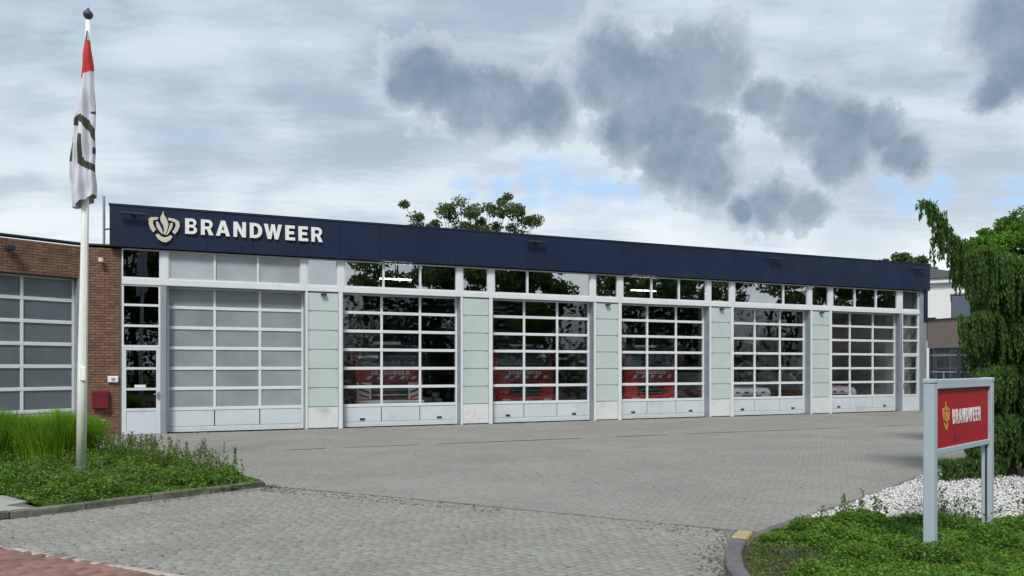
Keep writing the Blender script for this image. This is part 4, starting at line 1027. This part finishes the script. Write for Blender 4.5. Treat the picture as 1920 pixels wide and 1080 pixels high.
for k in range(30):
    a = k*2.399; z0 = .6+2.4*((k*0.618)%1); r_ = 1.15-.15*z0; dx, dy = math.cos(a), math.sin(a)
    limbs.append(([(0,0,z0), (dx*r_*.45,dy*r_*.45,z0+.12), (dx*r_*.8,dy*r_*.8,z0+.02), (dx*r_,dy*r_,z0-.14)], (.7,.45), 34))
weeping((9.15, 12.6), limbs, 'second weeping conifer cut by the picture edge beyond the first one', 3.6, seed=5, trunk_h=3.2)

# ------------------------------------------------------------------ gravel
GR = [(3.30,8.55),(3.72,8.95),(4.72,10.0),(5.98,11.4),(7.9,13.5),(13,13.5),(13,7.9),(5.2,8.0),(4.2,8.2)]
n = 52000; gx = rng.uniform(3,13,n); gy = rng.uniform(7.8,13.6,n); k = poly_in(GR, gx, gy) & (gx/gy < .74); gx, gy = gx[k], gy[k]; n = len(gx)
octa = np.array([(1,0,0),(-1,0,0),(0,1,0),(0,-1,0),(0,0,1),(0,0,-1)], float); of = np.array([(0,2,4),(2,1,4),(1,3,4),(3,0,4),(2,0,5),(1,2,5),(3,1,5),(0,3,5)])
a, b = rand_rot(n); c3 = np.cross(a,b); sz = rng.uniform(.014,.034,n)
V = np.zeros((n,6,3)); jit = rng.uniform(.6,1.25,(n,6))
for k6 in range(6): V[:,k6] = (a*octa[k6,0]+b*octa[k6,1]*.8+c3*octa[k6,2]*.65)*(sz*jit[:,k6])[:,None]
V += np.stack([gx,gy,.045+rng.uniform(0,.03,n)+.02*np.sin(gx*2)*np.cos(gy*1.7)],-1)[:,None]
o = link('white_gravel', npmesh('white_gravel', V.reshape(-1,3), (of[None]+(np.arange(n)*6)[:,None,None]).reshape(-1,3)), M['gravel']); tag(o, 'white marble gravel spread round the foot of the weeping conifers', 'gravel', kind='stuff')

# ------------------------------------------------------------------ ground cover beds
def cover(poly, dens, hmax, size, m, name, label, bumpsc=1.3, keep=None, edge=.25, stems=True, up=.4, edge_low=.25):
    xs = [p[0] for p in poly]; ys = [p[1] for p in poly]; A_ = (max(xs)-min(xs))*(max(ys)-min(ys)); n = int(A_*dens)
    x = rng.uniform(min(xs),max(xs),n); y = rng.uniform(min(ys),max(ys),n); k = poly_in(poly,x,y)
    U_ = 960+F_PX*x/y; k &= (U_ > -220)&(U_ < 2120)
    if keep is not None: k &= keep(x,y)
    x, y = x[k], y[k]
    # clumpy height field
    cen = np.column_stack([rng.uniform(min(xs),max(xs),int(A_*5)), rng.uniform(min(ys),max(ys),int(A_*5))]); hh = rng.uniform(.45,1,len(cen)); rr = rng.uniform(.16,.34,len(cen))
    H = np.full(len(x), .25)
    for (cx_,cy_),h_,r_ in zip(cen,hh,rr):
        d2 = ((x-cx_)**2+(y-cy_)**2)/r_**2; H = np.maximum(H, np.where(d2<1, h_*np.sqrt(np.maximum(1-d2,0)), 0))
    # distance to polygon edge lowers the cover
    dm = np.full(len(x), 9.)
    for i in range(len(poly)):
        ax_, ay_ = poly[i]; bx_, by_ = poly[(i+1)%len(poly)]; L2 = (bx_-ax_)**2+(by_-ay_)**2; t = np.clip(((x-ax_)*(bx_-ax_)+(y-ay_)*(by_-ay_))/L2,0,1); dm = np.minimum(dm, np.hypot(x-ax_-t*(bx_-ax_), y-ay_-t*(by_-ay_)))
    H *= np.clip(dm/edge,edge_low,1)
    H *= np.clip(.25+np.hypot(x-fp_x, (y-fp_y+.35)*.6)*1.3, .25, 1)
    z = .03+hmax*H*rng.uniform(.35,1.05,len(x))
    V, Fq = leaves(np.column_stack([x,y,z]), size, .55, up=up)
    o = link(name, npmesh(name, V, Fq), M[m]); tag(o, label, 'shrubs', kind='stuff'); return o
LBc = [(p[0]+dx_,p[1]+dy_) for p,(dx_,dy_) in zip(LB, [(.0,-.04),(.05,-.03),(.04,-.04),(.03,0)]+[(0,0)]*20)]
cover(LBc, 3900, .24, .050, 'leaf_cover', 'ground_cover', 'low leafy ground cover filling the left planting bed', keep=lambda x,y: ~((x < -7.6)&(y > 12.7)))
cover(LB, 1000, .34, .045, 'leaf_cover2', 'ground_cover_twigs', 'taller olive twigs through the left planting bed', keep=lambda x,y: ~((x < -7.6)&(y > 12.7)))
RC = [(1.80,5.0),(1.92,6.2),(2.08,6.8),(2.28,7.3),(2.66,7.85),(3.2,8.4),(3.6,8.65),(4.3,8.4),(5.2,8.2),(7.5,8.3),(7.5,4.6),(3,4.6)]
cover(RC, 7500, .19, .036, 'leaf_cover', 'shrub_cover', 'low small-leaved green shrub cover around the sign posts', up=.6, keep=lambda x,y: x > 2.45+.35*np.sin(y*3)-.5*(y>7.4))
cover(RC, 2500, .10, .030, 'leaf_cover2', 'grass_fringe', 'short grassy weeds along the right kerb', up=.2, keep=lambda x,y: x < 3.0)
cover(RC, 350, .34, .030, 'leaf_cover2', 'shrub_cover_twigs', 'thin taller twigs rising from the right shrub cover', up=.0, keep=lambda x,y: (y > 7.5)&(x>3.2))
# seed-head stems along the back edge of the left bed
def stems(pts, hs, name, label, m='leaf_cover2'):
    mb_v = []; nq = []
    P_ = []; A_ = []
    for (x,y),h in zip(pts,hs):
        lx, ly = rng.normal(0,.10,2)*h; k = int(h*120)
        t = rng.uniform(0,1,k); P_.append(np.column_stack([x+lx*t**1.5+rng.normal(0,.012,k), y+ly*t**1.5+rng.normal(0,.012,k), .05+h*t])); A_.append(np.column_stack([np.full(k,lx)+rng.normal(0,.25,k), np.full(k,ly)+rng.normal(0,.25,k), np.full(k,h)]))
    V, Fq = leaves(np.concatenate(P_), .045, .3, A=np.concatenate(A_)); o = link(name, npmesh(name, V, Fq), M[m]); tag(o, label, 'plants', kind='stuff')
pts = []; 
for k in range(240):
    t = rng.uniform(0,1); p = np.array((-3.9,11.3))*(1-t)+np.array((-7.6,14.6))*t; pts.append(p+rng.normal(0,.16,2)+np.array((-.25,-.15)))
stems(pts, rng.uniform(.25,.55,240), 'tall_stems', 'thin upright stems along the far edge of the left planting bed')
pts = [np.array((rng.uniform(3.3,7.4), rng.uniform(7.9,8.6))) for _ in range(60)]
stems(pts, rng.uniform(.12,.32,60), 'thin_stems', 'thin upright stems at the gravel edge of the right bed')
# ornamental grass clump (bright) behind the flagpole
def grass_clump(loc, rx, ry, h, n, label):
    root = empty('grass_clump', (*loc, .0)); tag(root, label, 'ornamental grass', 'bright grass clumps in the left bed')
    a = rng.uniform(0,2*np.pi,n); r = np.sqrt(rng.uniform(0,1,n)); bx_ = np.cos(a)*r*rx*.75; by_ = np.sin(a)*r*ry*.75
    H = h*rng.uniform(.55,1.05,n)*(1-.22*r**2); lean_ = .30*r+rng.normal(0,.10,n)
    dx = np.cos(a)*lean_; dy = np.sin(a)*lean_; w = .009
    px, py = -np.sin(a+rng.normal(0,1,n)), np.cos(a); nn = np.hypot(px,py); px/=nn; py/=nn
    rows = []; T = (0,.35,.65,.88,1)
    for t in T:
        ww_ = w*(1-t**2.2)+.001; cx_ = bx_+dx*H*t**1.6; cy_ = by_+dy*H*t**1.6; cz = .03+H*(t-.18*lean_*t**3)
        rows.append(np.stack([np.stack([cx_-px*ww_, cy_-py*ww_, cz],-1), np.stack([cx_+px*ww_, cy_+py*ww_, cz],-1)],1))
    V = np.stack(rows,1)   # n,5,2,3
    f = np.array([(2*k,2*k+1,2*k+3,2*k+2) for k in range(4)]); Fq = (f[None]+(np.arange(n)*10)[:,None,None]).reshape(-1,4)
    link('blades', npmesh('blades', V.reshape(-1,3), Fq), M['leaf_grass'], root)
    k = n//2; V, Fq = leaves(np.column_stack([bx_[:k]+dx[:k]*H[:k]*.7, by_[:k]+dy[:k]*H[:k]*.7, H[:k]*rng.uniform(.2,1,k)]), .05, .25); link('side_shoots', npmesh('side_shoots', V, Fq), M['leaf_grass'], root)
    return root
grass_clump((-8.35,14.1), .85, .8, .93, 9000, 'bright green feathery grass clump closest to the flagpole')
grass_clump((-9.55,14.0), .9, .8, .96, 9000, 'bright green feathery grass clump cut by the left picture edge')
grass_clump((-10.9,14.4), .9, .8, .92, 5000, 'bright green feathery grass clump outermost from the flagpole')

# ------------------------------------------------------------------ fallen leaves and litter on the paving
n = 420; x = rng.uniform(-5,6,n); y = rng.uniform(6.3,16,n); k = poly_in(YARD,x,y)|poly_in(DRV,x,y)
edge_ = rng.uniform(0,1,260); ex_ = np.interp(edge_,[0,.6,1],[-5.3,-3.5,-3.6])+rng.normal(.08,.06,260); ey_ = np.interp(edge_,[0,.6,1],[9.0,11.0,11.2])-np.abs(rng.normal(.08,.06,260))
P_ = np.concatenate([np.column_stack([x[k],y[k],np.full(k.sum(),.012)]), np.column_stack([ex_,ey_,np.full(260,.012)])])
e2 = rng.uniform(0,1,240); P_ = np.concatenate([P_, np.column_stack([np.interp(e2,[0,.5,1],[1.7,2.0,2.5])-np.abs(rng.normal(.10,.09,240)), np.interp(e2,[0,.5,1],[6.1,7.2,7.9])+rng.normal(0,.05,240), np.full(240,.012)])])
t_ = rng.uniform(0,1,700)**1.8; jx = np.where(rng.uniform(0,1,700)<.75, -3.5+t_*3.4, 2.55-t_*1.3); jy = np.where(jx < 0, 11.0-(jx+3.5)*.49, 7.88-(jx-2.55)*.49)
jn = (rng.integers(0,3,700)*.17+rng.normal(0,.02,700)); P_ = np.concatenate([P_, np.column_stack([jx, jy-jn, np.full(700,.011)])])
V, Fq = leaves(P_, .035, .6, up=3.); o = link('leaf_litter', npmesh('leaf_litter', V, Fq), mat('dry leaf litter', (.12,.10,.05), .9, rnd=.5, hue=.04)); tag(o, 'scattered dry leaf litter and moss along the kerbs', 'leaves', kind='stuff')

# ------------------------------------------------------------------ trees across the street (seen mirrored in the glazing)
kinds = ['tall street tree across the road opposite the personnel door','tall street tree across the road opposite the frosted door','broad street tree across the road opposite the second bay','broad street tree across the road opposite the third bay','tall street tree across the road past the sign','dense street tree far along the road','dense street tree farther along the road','outermost street tree along the road','round street tree beyond the shrub bed','round street tree farthest beyond the yard']
spots = [(5,-22,17,6.2),(12,-20,15,5.0),(26.5,-17,17,5.2),(33,-13,17,5.2),(37,-10,15,4.5),(47,-4,17,5.2),(52,0,17,5.0),(60,8,17,5.2),(66,13,17,5.4),(74,18,18,5.6)]
for (x,y,h,r_), lab in zip(spots, kinds):
    tree('street_tree', (x,y), h, r_, 15000, .42, M['leaf_tree'], lab, clumps=70, trunk_r=.25, base=.12, group='trees across the road', limbs=6)
n = 26000; t = rng.uniform(0,1,n); arcx = np.interp(t,[0,.25,.5,.75,1],[-14,14,36,54,80]); arcy = np.interp(t,[0,.25,.5,.75,1],[-24,-22,-13,0,20])
P_ = np.column_stack([arcx+rng.normal(0,.9,n), arcy+rng.normal(0,.9,n), rng.uniform(0,1,n)**.8*(4.2+1.2*np.sin(t*40)+.8*np.sin(t*97))])
V, Fq = leaves(P_, .40, .6); o = link('hedgerow', npmesh('hedgerow', V, Fq), M['leaf_tree']); tag(o, 'dense hedgerow added out of view across the road to darken the door panes', 'hedge', kind='stuff')  # unseen hedge added so the door glazing mirrors something dark
